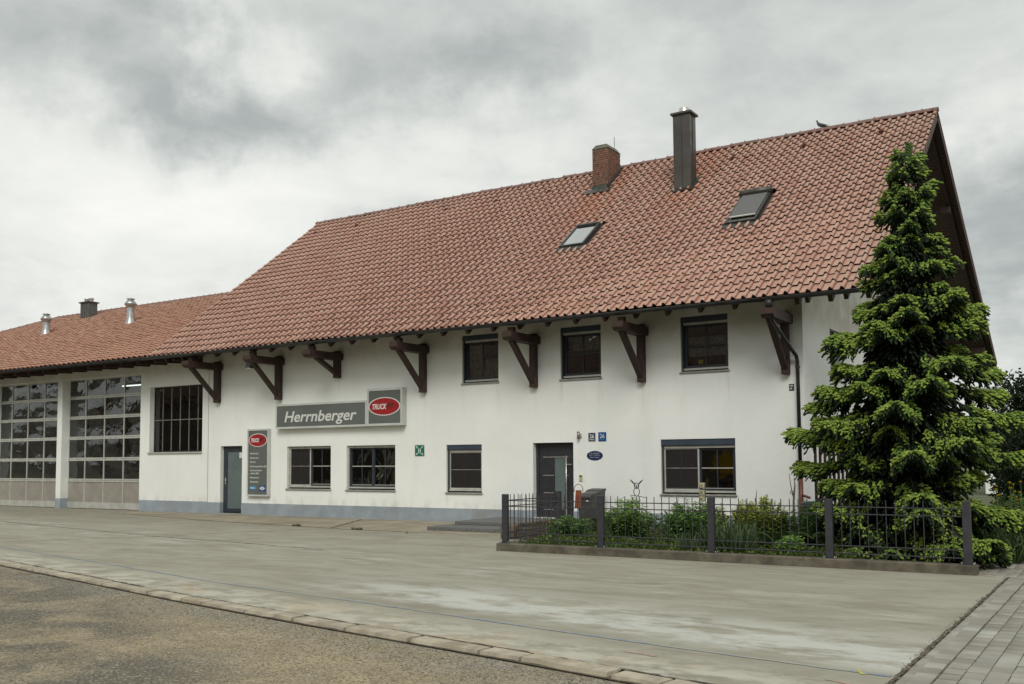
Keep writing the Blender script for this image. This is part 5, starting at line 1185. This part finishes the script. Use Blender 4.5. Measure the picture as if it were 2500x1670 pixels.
G1c, G2c = (0.045, 0.085, 0.022), (0.115, 0.185, 0.04)
leafy_shrub('peony_shrub', 'low dark leafy peony bush in front of the grey bins', 'shrub', -10.2, -5.3, 1.15, 0.55, 30, (0.035, 0.07, 0.02), (0.06, 0.11, 0.03), 0.13, 0.36, 14, 0.9)
leafy_shrub('lily_plant', 'leafy upright plant with whorled light green leaves under the wire owl', 'plant', -8.62, -5.6, 1.2, 0.92, 44, G1c, G2c, 0.125, 0.28, 34, 0.8)
leafy_shrub('phlox_shrub', 'dense dark green leafy bush left of the third fence post', 'shrub', -7.25, -5.6, 1.3, 0.95, 56, (0.036, 0.075, 0.018), (0.075, 0.14, 0.03), 0.125, 0.30, 28, 0.9)
leafy_shrub('bleeding_heart_plant', 'tall yellow-green feathery plant right of the third fence post', 'plant', -6.15, -5.0, 1.15, 1.02, 60, (0.065, 0.10, 0.022), (0.20, 0.21, 0.035), 0.075, 0.5, 50, 0.8)
leafy_shrub('goldenrod_plant', 'pale yellow-green tall airy plant below the wide ground floor window', 'plant', -6.75, -4.6, 1.2, 0.96, 26, (0.08, 0.11, 0.03), (0.22, 0.21, 0.05), 0.07, 0.5, 46, 0.7)
leafy_shrub('dark_bush', 'dark green bush beside the rain barrel behind the fourth panel', 'shrub', -5.35, -4.9, 1.1, 0.85, 44, (0.028, 0.055, 0.016), (0.05, 0.09, 0.025), 0.08, 0.35, 34, 0.8)
leafy_shrub('rhubarb_plant', 'small bright green broad-leaved plant low by the fourth post', 'plant', -5.15, -6.35, 0.6, 0.42, 14, (0.08, 0.15, 0.03), (0.13, 0.22, 0.05), 0.10, 0.5, 9, 0.4)
leafy_shrub('spiraea_shrub', 'grey-green shrub between the two tall leafy bushes', 'shrub', -7.95, -4.6, 0.7, 0.62, 20, (0.05, 0.085, 0.04), (0.09, 0.14, 0.06), 0.07, 0.35, 26)
for i, (x, y, w, n, L) in enumerate(((-6.52, -6.35, 0.36, 130, 0.60), (-6.05, -6.45, 0.42, 160, 0.62), (-6.95, -6.6, 0.25, 60, 0.4))):
    blade_clump('iris_clump', ('grey-green iris clump just right of the third fence post', 'wider grey-green iris clump midway along the third panel', 'small sparse iris clump left of the third fence post')[i], 'plant', x, y, w, n, L, (0.07, 0.12, 0.05), (0.13, 0.19, 0.09), 0.026, 0.45, group='iris clumps in the bed')
for i, (x, y) in enumerate(((-5.55, -5.9), (-4.9, -5.6))):       # ferns: arching fronds with leaflets
    P = []; D = []; S = []
    for q in range(16):
        az = random.uniform(0, 6.28); L = random.uniform(.5, .8)
        for k in range(22):
            t_ = k/22; r = L*0.8*t_; z = 0.1+L*1.25*(t_-0.62*t_*t_); p = (x+math.cos(az)*r, y+math.sin(az)*r, z)
            for s in (-1, 1): P.append(p); D.append((-math.sin(az)*s+math.cos(az)*0.5, math.cos(az)*s+math.sin(az)*0.5, -0.15)); S.append(0.13*math.sin(math.pi*(0.12+0.88*t_))+0.02)
    v, f = leafmesh(0.3); S = np.array(S); P = np.array(P)
    tag(link('fern', multi(v, f, P, frames(np.array(D), None, np.stack([S, S, S], 1)), 'fern', LEAF, tints(len(P), (0.04, 0.075, 0.018), .3, (0.075, 0.12, 0.03), .3))), ('arching dark green fern behind the fourth panel, left one', 'arching dark green fern beside the spruce, right one')[i], 'fern', 'ferns in the bed')
blade_clump('grass_tuft', 'fine bright grass tuft in front of the bins', 'grass', -9.55, -5.3, 1.0, 900, 0.24, (0.05, 0.11, 0.02), (0.10, 0.18, 0.035), 0.007, 0.5, d=0.6, kind='stuff')
# ground cover: strawberry-like carpet along the kerb
n = 15000; X = rng.uniform(-10.45, -4.0, n); Y = rng.uniform(-6.86, -4.6, n)
Z = 0.10+0.13*rng.random(n)*np.clip((Y+6.95)*3, 0.25, 1)*(0.5+0.8*np.abs(np.sin(X*2.1+Y*3)))
v, f = leafmesh(0.6); S = rng.uniform(0.035, 0.075, n)
gcv = link('ground_cover', multi(v, f, np.stack([X, Y, Z], 1), frames(rand_dirs(n, 0.45), rng.uniform(0, 6, n), np.stack([S, S, S], 1)), 'ground_cover', LEAF, tints(n, (0.07, 0.12, 0.025), .4, (0.17, 0.22, 0.045), .35)))
tag(gcv, 'carpet of small yellowish green leaves along the garden kerb', 'ground cover', kind='stuff')
n = 5000; X = rng.uniform(-11.1, -2.2, n); Y = rng.uniform(-4.6, -0.2, n); S = rng.uniform(0.05, 0.11, n); Z = 0.1+0.3*rng.random(n)**1.5
tag(link('ground_cover', multi(v, f, np.stack([X, Y, Z], 1), frames(rand_dirs(n, 0.45), rng.uniform(0, 6, n), np.stack([S, S, S], 1)), 'ground_cover', LEAF, tints(n, (0.035, 0.065, 0.018), .4, (0.06, 0.10, 0.03), .3))), 'darker low greenery at the back of the bed against the house wall', 'ground cover', kind='stuff')
# small weeds in the slab joint
for i, (x, y) in enumerate(((-19.75, -3.58), (-17.3, -3.86))):
    blade_clump('weed', ('dry weed tuft growing in the slab joint, left one', 'tiny weed tuft in the slab joint nearer the steps')[i], 'weed', x, y, 0.3, 60, 0.09, (0.06, 0.07, 0.025), (0.10, 0.10, 0.04), 0.012, 1.2, 0.003, d=0.1)

# flowers at the right end
blade_clump('daylily_clump', 'mass of long narrow green leaves right of the last fence post', 'plant', -2.0, -4.6, 1.0, 420, 0.62, (0.06, 0.11, 0.035), (0.13, 0.19, 0.06), 0.024, 0.8, 0.02, d=1.2, bend=0.8)
PETAL = mat_leaf('petals', 0.6, 0.25)
def flower(name, label, cat, x, y, z, r, col, layers=3, group=None, stem=True):
    e = empty(name, label, cat, (x, y, 0), 0, group); P = []; D = []
    for l in range(layers):
        m = 7; 
        for k in range(m): a = 6.28*(k+0.5*l)/m; P.append((x, y, z)); D.append((math.cos(a), math.sin(a), 0.15+l*0.65))
    v, f = leafmesh(0.75, bend=0.25); S = np.full(len(P), r)
    tag(setp(link('blossom', multi(v, f, np.array(P), frames(np.array(D), None, np.stack([S, S, S], 1)), 'blossom', PETAL, tints(len(P), col, .2))), e))
    bw(MB().tube([(x, y, 0.05), (x+0.02, y, z*0.6), (x, y, z)], 0.005, 5), 'stem', MATS['green_stem'], e); return e
for i, (x, y, z, r) in enumerate(((-2.28, -4.1, 0.64, .075), (-2.17, -4.1, 0.61, .08), (-2.12, -4.15, 0.53, .055), (-2.42, -3.9, 0.66, .05))):
    flower('pink_peony', ('round pink peony, leftmost full bloom above the long leaves', 'largest pale pink peony above the long leaves', 'small deep pink peony lowest on the right', 'small faded pink peony furthest left by the spruce')[i], 'flower', x, y, z, r, ((0.55, 0.20, 0.24), (0.60, 0.30, 0.30), (0.5, 0.10, 0.14), (0.35, 0.12, 0.13))[i], 4, 'pink peonies right of the fence')
for i in range(26):
    x, y = random.uniform(-2.75, -2.0), random.uniform(-0.6, 0.6); flower('yellow_flower', 'yellow loosestrife flower in the tall yellow cluster behind the peonies', 'flower', x, y, random.uniform(0.5, 1.25), random.uniform(.035, .055), (0.55, 0.43, 0.01), 2, 'yellow flowers beside the path')
leafy_shrub('loosestrife_plant', 'green leaves of the tall yellow flowering clump beside the path', 'plant', -2.4, 0.1, 0.9, 1.1, 30, (0.05, 0.085, 0.025), (0.08, 0.13, 0.035), 0.09, 0.28, 22, z0=0.0)
leafy_shrub('border_shrub', 'dull green shrub under the spruce beside the paved path', 'shrub', -3.0, -2.2, 1.3, 0.9, 40, (0.032, 0.06, 0.018), (0.055, 0.095, 0.026), 0.08, 0.35, 26, z0=0.0)

# ---------------- spruce
def spruce(x, y, H, label):
    e = empty('spruce_tree', label, 'tree', (x, y, 0.05)); ax = lambda z: x + 0.34*z/H
    bw(MB().tube([(ax(z), y, z) for z in (0, 1.5, 3.5, 5.5, H)], [0.15, 0.12, 0.08, 0.04, 0.008], 10), 'trunk', BARK, e, True)
    prf = [(0.2, 1.75), (0.6, 1.80), (1.2, 1.85), (2.0, 2.0), (2.6, 1.82), (3.2, 1.46), (3.8, 1.28), (4.4, 1.04), (5.0, 0.78), (5.6, 0.56), (6.1, 0.42), (6.6, 0.34), (7.0, 0.22), (H, 0.08)]
    def rad(z):
        for (a, b), (c, d) in zip(prf, prf[1:]):
            if a <= z <= c: return b+(d-b)*(z-a)/(c-a)
        return prf[0][1] if z < prf[0][0] else 0.1
    P = []; D = []; S = []; T = []; wood = MB(); z = 0.30; lr = random.Random(23); tier = 0
    def shoot(p, d, r, l, c): P.append((p[0], p[1], max(0.10, p[2]))); D.append(d); S.append((r, l)); T.append(c)
    while z < H-0.15:
        R0 = rad(z); nb = 8 if z < 4.6 else 7 if z < 6 else 6; a0 = lr.uniform(0, 6.28); tier += 1
        extra = [(-0.74, 2.2, 0.62), (-0.60, 2.0, 0.45), (-0.10, 2.05, 1.05), (-1.0, 1.9, 0.5)] if tier == 1 else []
        for k in range(nb+len(extra)):
            az = a0+6.283*k/nb+lr.gauss(0, .10)
            if k >= nb: az = extra[k-nb][0]
            ca, sa = math.cos(az), math.sin(az)
            L = 0.93*R0*lr.choice((0.58, 0.85, 1.0, 1.2))*lr.uniform(.92, 1.06)
            if 0.5 < z < 1.6 and ca > 0.35: L *= 0.74
            if z < 2.3 and ca < -0.3: L *= 0.87
            zb = z+lr.uniform(-.12, .12); drop = (0.12 if z < 3.5 else 0.05)*L+lr.uniform(-.12, .14); up = 0.16*L
            if z > 5.8: drop = -0.30*L
            if z > 6.7: drop = -0.9*L
            if k >= nb: L = extra[k-nb][1]; zb = extra[k-nb][2]; drop = 0.12*L
            def bp(t_, z=z): return Vector((ax(z)+ca*L*t_, y+sa*L*t_, zb+0.10*L*math.sin(min(t_*1.6, 1)*3.1416)-drop*t_+up*max(0, t_-0.72)*1.2))
            wood.tube([bp(i/6) for i in range(7)], [0.020*L/1.5*(1-i/7)+0.003 for i in range(7)], 4, False)
            m = max(4, int(L/0.085)); t0_ = 0.42 if z < 4.6 else 0.22
            for i in range(m):
                t_ = t0_+(1-t0_)*(i+lr.random()*0.5)/m; q = bp(min(1, t_)); fan = math.sin(3.1416*min(1, (t_-t0_)/(1-t0_)*0.70+0.24))*lr.uniform(.75, 1.15)
                tl = (0.24*fan*min(1.2, L)+0.09)*lr.uniform(.8, 1.2)
                for s_ in (-1, 1):
                    sp = lr.uniform(0.6, 1.0); dx_ = ca*math.cos(sp)-s_*sa*math.sin(sp); dy_ = sa*math.cos(sp)+s_*ca*math.sin(sp); dr = lr.uniform(0.35, 0.8)
                    ns = max(2, int(tl/0.042))
                    for j in range(ns+1):
                        u = (j+0.3)/(ns+0.3); px, py, pz = q.x+dx_*tl*u, q.y+dy_*tl*u, q.z-dr*tl*u*u
                        outer = t_*0.6+0.4*u
                        for w_ in range(3):
                            side = lr.uniform(-1, 1); lift = lr.random()
                            new = lr.random() < min(1, max(0, (outer-0.38)*2.4)) and w_ < 2
                            if z < 0.75 and not (ca > 0.2 and sa < 0.3): new = new and lr.random() < 0.25  # low shoots kept mostly dark: shade beneath the crown put into the tint
                            g = lr.uniform(.8, 1.2)
                            if new:
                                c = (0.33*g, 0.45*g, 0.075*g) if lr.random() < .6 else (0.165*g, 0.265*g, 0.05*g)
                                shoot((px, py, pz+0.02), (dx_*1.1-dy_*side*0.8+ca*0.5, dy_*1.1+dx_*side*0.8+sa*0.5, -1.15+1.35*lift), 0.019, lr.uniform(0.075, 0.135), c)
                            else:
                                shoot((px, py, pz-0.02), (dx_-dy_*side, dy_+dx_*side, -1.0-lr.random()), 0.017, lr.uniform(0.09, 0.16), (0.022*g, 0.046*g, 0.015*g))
            for j in range(9):
                q = bp(0.9+0.1*lr.random()); shoot(tuple(q), (ca+lr.gauss(0, .4), sa+lr.gauss(0, .4), -0.1+lr.gauss(0, .3)), 0.019, 0.11, (0.24, 0.37, 0.08))
        z += 0.40 if z < 3.6 else 0.34 if z < 5 else 0.25
    for j in range(14000):      # old growth by the stem, tinted near black to paint shade between tiers
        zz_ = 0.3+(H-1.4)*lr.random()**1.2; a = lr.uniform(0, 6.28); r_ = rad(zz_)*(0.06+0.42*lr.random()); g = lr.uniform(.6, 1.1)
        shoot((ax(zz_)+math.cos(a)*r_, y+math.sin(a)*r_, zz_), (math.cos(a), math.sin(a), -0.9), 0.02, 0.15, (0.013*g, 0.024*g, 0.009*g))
    for j in range(110):
        zz_ = H-0.5+0.5*j/110; a = j*2.4; shoot((ax(zz_), y, zz_), (math.cos(a), math.sin(a), 1.0), 0.017, 0.10, (0.09, 0.16, 0.04))
    # a needle-clad shoot: five-sided spindle with ragged ring
    v = [(0, 0, 0)]
    for zz_, r in ((0.22, 0.85), (0.72, 1.0)):
        for k in range(5): a = 6.283*k/5+(0.6 if zz_ > .5 else 0); rr = r*(1.25 if k % 2 else 0.75); v.append((rr*math.cos(a), rr*math.sin(a), zz_+(0.08 if k % 2 else -0.05)))
    v.append((0, 0, 1.0)); f = []
    for k in range(5): j = (k+1) % 5; f += [(0, 1+j, 1+k), (1+k, 1+j, 6+j, 6+k), (6+k, 6+j, 11)]
    P = np.array(P); S = np.array(S); T = np.array(T)
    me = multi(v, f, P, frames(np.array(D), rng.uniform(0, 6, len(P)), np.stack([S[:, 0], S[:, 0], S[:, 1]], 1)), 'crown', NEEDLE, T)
    print('spruce shoots', len(P)); c = setp(link('crown', me), e); c['kind'] = 'stuff'; bw(wood, 'branches', BARK, e)
    return e
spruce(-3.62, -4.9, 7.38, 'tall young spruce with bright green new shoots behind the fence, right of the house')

# ---------------- background at the right
def leaf_tree(name, label, x, y, H, R, n, col, hi, trunk=True, ll=0.2, zb=0.5, ry=None, kind='tree'):
    e = empty(name, label, kind, (x, y, 0)); P = []
    cl = [(random.gauss(0, .42), random.gauss(0, .42), random.uniform(0.0, 1.0)) for _ in range(46)]
    k = 0
    while len(P) < n:
        c = cl[k % len(cl)]; k += 1; rr = (1-abs(c[2]-0.45)*0.8); cx_, cy_, cz_ = x+c[0]*R*rr, y+c[1]*(ry or R)*rr, zb+(H-zb)*c[2]*0.9
        d = rng.normal(size=3); d /= np.linalg.norm(d); r = R*0.30*rng.random()**0.33
        P.append((cx_+d[0]*r, cy_+d[1]*r, max(0.1, cz_+d[2]*r)))
    P = np.array(P); v, f = leafmesh(0.55); S = rng.uniform(.6, 1.2, n)*ll
    me = multi(v, f, P, frames(rand_dirs(n, 0.1), rng.uniform(0, 6, n), np.stack([S, S, S], 1)), 'crown', LEAF, tints(n, col, .4, hi, .25)); c = setp(link('crown', me), e); c['kind'] = 'stuff'
    mb = MB().tube([(x, y, 0), (x+.1, y, zb+.4), (x, y+.1, H*0.7)], [0.14, 0.1, 0.03], 8)
    for i in range(7): a = i*0.9; mb.tube([(x, y, zb+0.2*i), (x+math.cos(a)*R*.55, y+math.sin(a)*R*.55, zb+0.3*i+.6)], [0.05, 0.012], 5)
    bw(mb, 'trunk', BARK, e); return e
leaf_tree('hornbeam_tree', 'dark dense leafy tree behind the spruce at the right edge', -3.0, 12.0, 4.35, 2.0, 16000, (0.010, 0.021, 0.007), (0.022, 0.042, 0.012), ll=0.13)
leaf_tree('hedge_tree', 'dark green hedge-like bush filling the gap right of the gable wall', -2.5, 6.0, 2.6, 1.2, 9000, (0.011, 0.022, 0.008), (0.022, 0.042, 0.012), ll=0.10, kind='bush')
leaf_tree('walnut_tree', 'second dark tree further back at the right picture edge', -0.6, 17.0, 4.4, 2.4, 12000, (0.012, 0.024, 0.008), (0.022, 0.042, 0.013), ll=0.15)
nb = empty('neighbour_house', 'neighbouring white house with red roof just showing above the dark trees', 'house', (1, 30, 0))
bw(MB().box(-6.5, 30, 0, 8, 38, 4.9), 'wall', PLASTER, nb); mb = MB(); mb.prism([(29.3, 4.9), (34, 7.6), (38.7, 4.9)], 0, -3.9, 8.5); bw(mb, 'roof', ROOF2, nb)
mb = MB(); mb.prism([(29.3, 5.05), (33, 5.35), (33, 5.45), (29.3, 5.15)], 0, -7.2, -4.6); bw(mb, 'canopy_roof', ZINC, nb)
# white edging wall of the path
tag(_build(MB().cbox(-1.55, -3.2, 0, -1.40, 6.5, 0.26, 0.01), 'path_edging', varied('pale_edging', (0.42, 0.42, 0.38), 0.9, amount=0.15)), 'pale low concrete edging along the paved path at the right', 'edging')

# ================================================================== GARDEN OBJECTS
tr = empty('stone_trough', 'rough brown stone trough planted with small orange flowers, left of the fence corner', 'planter', (-11.6, -3.9, 0))
bw(MB().cbox(-12.35, -4.6, 0.0, -11.95, -4.36, 0.34, 0.04), 'trough_stone', TROUGH, tr)
DSTONE = varied('dark_trough_stone', (0.06, 0.046, 0.032), 0.95, amount=0.4, scale=7, bump=0.6, bscale=20, bdist=0.01)
bw(MB().cbox(-12.35, -4.35, 0.0, -12.12, -1.4, 0.31, 0.03), 'trough_stone', DSTONE, tr); bw(MB().cbox(-11.16, -4.35, 0, -10.95, -1.4, 0.27, 0.03), 'trough_stone', DSTONE, tr)
bw(MB().cbox(-11.93, -4.58, 0, -10.95, -4.37, 0.27, 0.03), 'trough_stone', DSTONE, tr)
bw(MB().box(-12.11, -4.36, 0.1, -11.17, -1.42, 0.25), 'soil', SOIL, tr)
n = 700; X = rng.uniform(-12.1, -11.1, n); Y = rng.uniform(-4.3, -1.6, n); S = rng.uniform(.03, .07, n)
v, f = leafmesh(0.3); tag(setp(link('succulents', multi(v, f, np.stack([X, Y, np.full(n, .27)], 1), frames(rand_dirs(n, .8), None, np.stack([S, S, S*1.6], 1)), 'succulents', LEAF, tints(n, (0.10, 0.045, 0.03), .4, (0.06, 0.10, 0.03), .4))), tr), kind='stuff')
n = 40; X = rng.uniform(-12.1, -11.1, n); Y = rng.uniform(-4.3, -3.0, n); S = rng.uniform(.03, .05, n)
tag(setp(link('orange_blossoms', multi(v, f, np.stack([X, Y, np.full(n, .36)], 1), frames(rand_dirs(n, .5), None, np.stack([S*2, S, S], 1)), 'orange_blossoms', PETAL, tints(n, (0.55, 0.16, 0.05), .3))), tr), kind='stuff')
def wheelie(x, y, w, d, h, label):
    b = empty('wheelie_bin', label, 'bin', (x, y, 0.09), 0, 'dark wheelie bins beside the front door')
    mb = MB(); n0 = [(x-w*.42, y-d*.40, .12), (x+w*.42, y-d*.40, .12), (x+w*.42, y+d*.38, .12), (x-w*.42, y+d*.38, .12)]; n1 = [(x-w*.5, y-d*.5, h-.10), (x+w*.5, y-d*.5, h-.10), (x+w*.5, y+d*.5, h-.02), (x-w*.5, y+d*.5, h-.02)]
    mb.v = n0+n1; mb.f = [(3,2,1,0),(0,1,5,4),(1,2,6,5),(2,3,7,6),(3,0,4,7),(4,5,6,7)]; bw(mb, 'bin_body', BINM, b)
    mb = MB(); mb.prism([(y-d*.55, h-.12), (y-d*.55, h-.08), (y-d*.1, h+.0), (y+d*.52, h+.03), (y+d*.58, h+.0), (y+d*.52, h-.03)], 0, x-w*.53, x+w*.53); bw(mb, 'lid', BINM, b)
    bw(MB().tube([(x-w*.4, y+d*.58, h+.0), (x+w*.4, y+d*.58, h+.0)], .014, 6), 'handle', BINM, b); bw(MB().box(x+w*.2, y-d*.512, h-.22, x+w*.38, y-d*.5, h-.17), 'sticker', WHITE, b)
    for s in (-1, 1): bw(MB().tube([(x+s*w*.40, y+d*.4, .19), (x+s*w*.48, y+d*.4, .19)], .10, 12), 'wheel', BLACK, b)
wheelie(-11.93, -1.1, 0.36, 0.52, 0.93, 'dark grey wheelie bin right of the front door, nearer one'); wheelie(-12.06, -0.5, 0.38, 0.45, 1.0, 'dark grey wheelie bin against the wall, half hidden behind the other')
# rusty tile ornament with a wire loop
to = empty('tile_ornament', 'rust red clay tile hanging from a wire loop on a stake', 'ornament', (-10.35, -4.5, 0.09))
mb = MB(); n = 8
for i in range(n+1):
    a = -0.9+1.8*i/n; 
    for z, o in ((0.73, 0), (1.12, 0.03)): mb.v.append((-10.36+math.sin(a)*0.095+o, -4.5-math.cos(a)*0.05, z))
    if i: mb.f.append((2*i-2, 2*i, 2*i+1, 2*i-1))
bw(mb, 'clay_tile', TERRA, to, True, False); lp = [(-10.34-0.11*math.cos(t_), -4.52, 1.12+0.13*math.sin(t_)) for t_ in np.linspace(-0.3, math.pi+0.3, 12)]
bw(MB().tube(lp, 0.008, 6), 'wire_loop', TERRA, to); bw(MB().tube([(-10.34, -4.49, .09), (-10.34, -4.49, 1.0)], 0.01, 6), 'stake', FENCE, to)
# wire owl
ow = empty('wire_owl', 'black metal ring owl with feather ears on a rod', 'ornament', (-8.485, -5.5, 0.09)); ox, oy = -8.485, -5.5
def ring(cx, cz, a, b, r=0.008, n=20, y=oy): return MB().tube([(cx+a*math.cos(t_), y, cz+b*math.sin(t_)) for t_ in np.linspace(0, 2*math.pi, n)], r, 6)
bw(ring(ox, 1.135, .062, .085), 'body_ring', BLACK, ow); bw(ring(ox, 1.255, .052, .055), 'head_ring', BLACK, ow)
bw(ring(ox-.022, 1.258, .018, .018, .005, 10), 'eye', BLACK, ow); bw(ring(ox+.022, 1.258, .018, .018, .005, 10), 'eye', BLACK, ow); bw(MB().tube([(ox, oy, 1.24), (ox, oy-.01, 1.215)], [.009, .002], 5), 'beak', BLACK, ow)
for s in (-1, 1): bw(MB().prism([(ox+s*.035, 1.295), (ox+s*.085, 1.345), (ox+s*.155, 1.385), (ox+s*.11, 1.33), (ox+s*.06, 1.285)], 1, oy-.003, oy+.003), 'feather_ear', GUTTER, ow)
bw(MB().tube([(ox, oy, .09), (ox, oy, 1.05)], .006, 6), 'rod', FENCE, ow); bw(MB().tube([(ox-.14, oy, 1.065), (ox+.05, oy, 1.045), (ox+.22, oy, 1.02)], .006, 6), 'perch', BLACK, ow)
# cream cubes on a double rod
oc = empty('cube_ornament', 'three cream wooden blocks with dark holes stacked on thin rods', 'ornament', (-7.30, -5, 0.09))
for k, z in enumerate((1.26, 1.12, 0.99)):
    b = bw(MB().cbox(-7.352, -5.045, z-.048, -7.252, -4.955, z+.048, .005), 'block', CREAM, oc)
    for (dx_, dz_, r) in ((0, 0, .017), (-.03, .028, .009), (.03, .028, .009), (-.03, -.028, .009), (.03, -.028, .009)): bw(MB().tube([(-7.302+dx_, -5.046, z+dz_), (-7.302+dx_, -5.05, z+dz_)], r, 8), 'hole', BLACK, b)
bw(MB().tube([(-7.365, -5, .09), (-7.365, -5, 1.28)], .006, 5).tube([(-7.238, -5, .09), (-7.238, -5, 1.28)], .006, 5).tube([(-7.365, -5, .90), (-7.238, -5, .90)], .006, 5), 'rod', FENCE, oc)
# driftwood sticks
sk = empty('driftwood_ornament', 'bleached forked branch with a small wire ball, left of the downpipe', 'ornament', (-6.1, -3, 0.09))
STICK = varied('bleached_wood', (0.22, 0.19, 0.14), 0.9); bw(MB().tube([(-6.11, -3, .09), (-6.10, -3, .9), (-6.07, -3, 1.2), (-6.075, -3, 1.38)], [.025, .022, .016, .008], 7).tube([(-6.10, -3, .95), (-6.15, -3, 1.2), (-6.18, -3, 1.46)], [.014, .010, .006], 6), 'branch', STICK, sk)
bw(ring(-6.12, 1.07, .035, .035, .006, 14, -3.04), 'wire_ball', BLACK, sk)
for i, (x, y, z, l) in enumerate(((-6.55, -4.0, 1.16, 'thin weathered stick standing above the yellow-green plant'), (-7.74, -5.2, 1.02, 'short brown stick between the two tall bushes'))):
    o = _build(MB().tube([(x, y, .09), (x+.02, y, z*.55), (x-.01, y, z*.85), (x+.012, y, z)], [.012, .012, .010, .004], 6), 'stake', WOODL); tag(o, l, 'stake')
# rain barrel
rb = empty('rain_barrel', 'dark green round rain barrel at the foot of the downpipe', 'barrel', (-6.1, -1.55, 0.0))
bw(MB().lathe([(0.25, 0.05), (0.29, 0.4), (0.285, 0.72), (0.30, 0.74), (0.30, 0.78), (0.27, 0.80), (0.0, 0.83)], (-6.08, -1.5, 0), 20), 'barrel_body', BARREL, rb, True); bw(MB().lathe([(0.305, 0.77), (0.305, 0.80), (0.26, 0.825), (0, 0.84)], (-6.08, -1.5, 0), 20), 'lid', BARREL, rb, True)
# picket trellis leaning beside the gable
tl = empty('picket_trellis', 'tall dark wooden picket trellis beside the gable wall behind the spruce', 'trellis', (-6.0, -1.0, 0.0))
pk = MB().cbox(-.022, -.035, 0.1, .022, .035, 2.56, .004).mesh('slat', WOOD)
for i in range(9): setp(link('slat', pk, None, (-5.6-0.0*i, -3.11+0.36*i, 0)), tl)
for z in (1.55, 0.9): bw(MB().box(-5.575, -3.3, z, -5.545, 0.1, z+.06), 'rail', WOOD, tl)

# ================================================================== ACROSS THE ROAD (seen only as reflections, the buildings added for them)
yd_ = empty('tracked_excavator', 'yellow tracked excavator parked across the road, mirrored in the wide window', 'excavator', (-17, -27, 0))
YM = varied('machine_yellow', (0.48, 0.28, 0.01), 0.4, amount=0.15, scale=2, bump=0)
bw(MB().cbox(-19.5, -29.3, 0.9, -15.6, -27.0, 2.1, .08), 'engine_body', YM, yd_); bw(MB().cbox(-16.9, -28.0, 1.0, -15.5, -27.0, 3.0, .06), 'cab', YM, yd_)
bw(MB().cbox(-19.2, -27.3, 0, -15.9, -26.7, 0.8, .15).cbox(-19.2, -29.6, 0, -15.9, -29.0, 0.8, .15), 'track', BLACK, yd_)
bw(MB().bar((-16.0, -27.9, 1.8), (-13.4, -27.4, 4.1), 0.4, 0.6).bar((-13.4, -27.4, 4.1), (-11.8, -27.2, 1.4), 0.32, 0.42), 'boom', YM, yd_)
bn_ = empty('added_barn', 'long dark building behind the viewer, unseen, added to darken window reflections', 'added_barn', (-50, -50, 0))  # unseen building added to darken what the windows mirror
bw(MB().box(-98, -62, 0, 60, -50, 9.0), 'wall', varied('added_barn_wall', (0.16, 0.13, 0.10), 0.9), bn_); mb = MB(); mb.prism([(-49.3, 8.9), (-56, 14.0), (-62.7, 8.9)], 0, -99, 61); bw(mb, 'roof', varied('added_barn_roof', (0.12, 0.07, 0.05), 0.9), bn_)  # wall and roof of the added barn, for reflections only

sh_ = empty('added_low_shed', 'lower pale building behind the viewer, unseen, added to shape garage pane reflections', 'added_shed', (-150, -50, 0))  # unseen, added lower so sky still shows in the top panes
bw(MB().box(-210, -58, 0, -99.5, -50, 6.0), 'wall', varied('added_shed_wall', (0.42, 0.40, 0.36), 0.9), sh_); mb = MB(); mb.prism([(-49.5, 6.0), (-54, 8.2), (-58.5, 6.0)], 0, -211, -99.4); bw(mb, 'roof', MATS['added_barn_roof'], sh_)  # wall and roof of the added shed, for reflections only
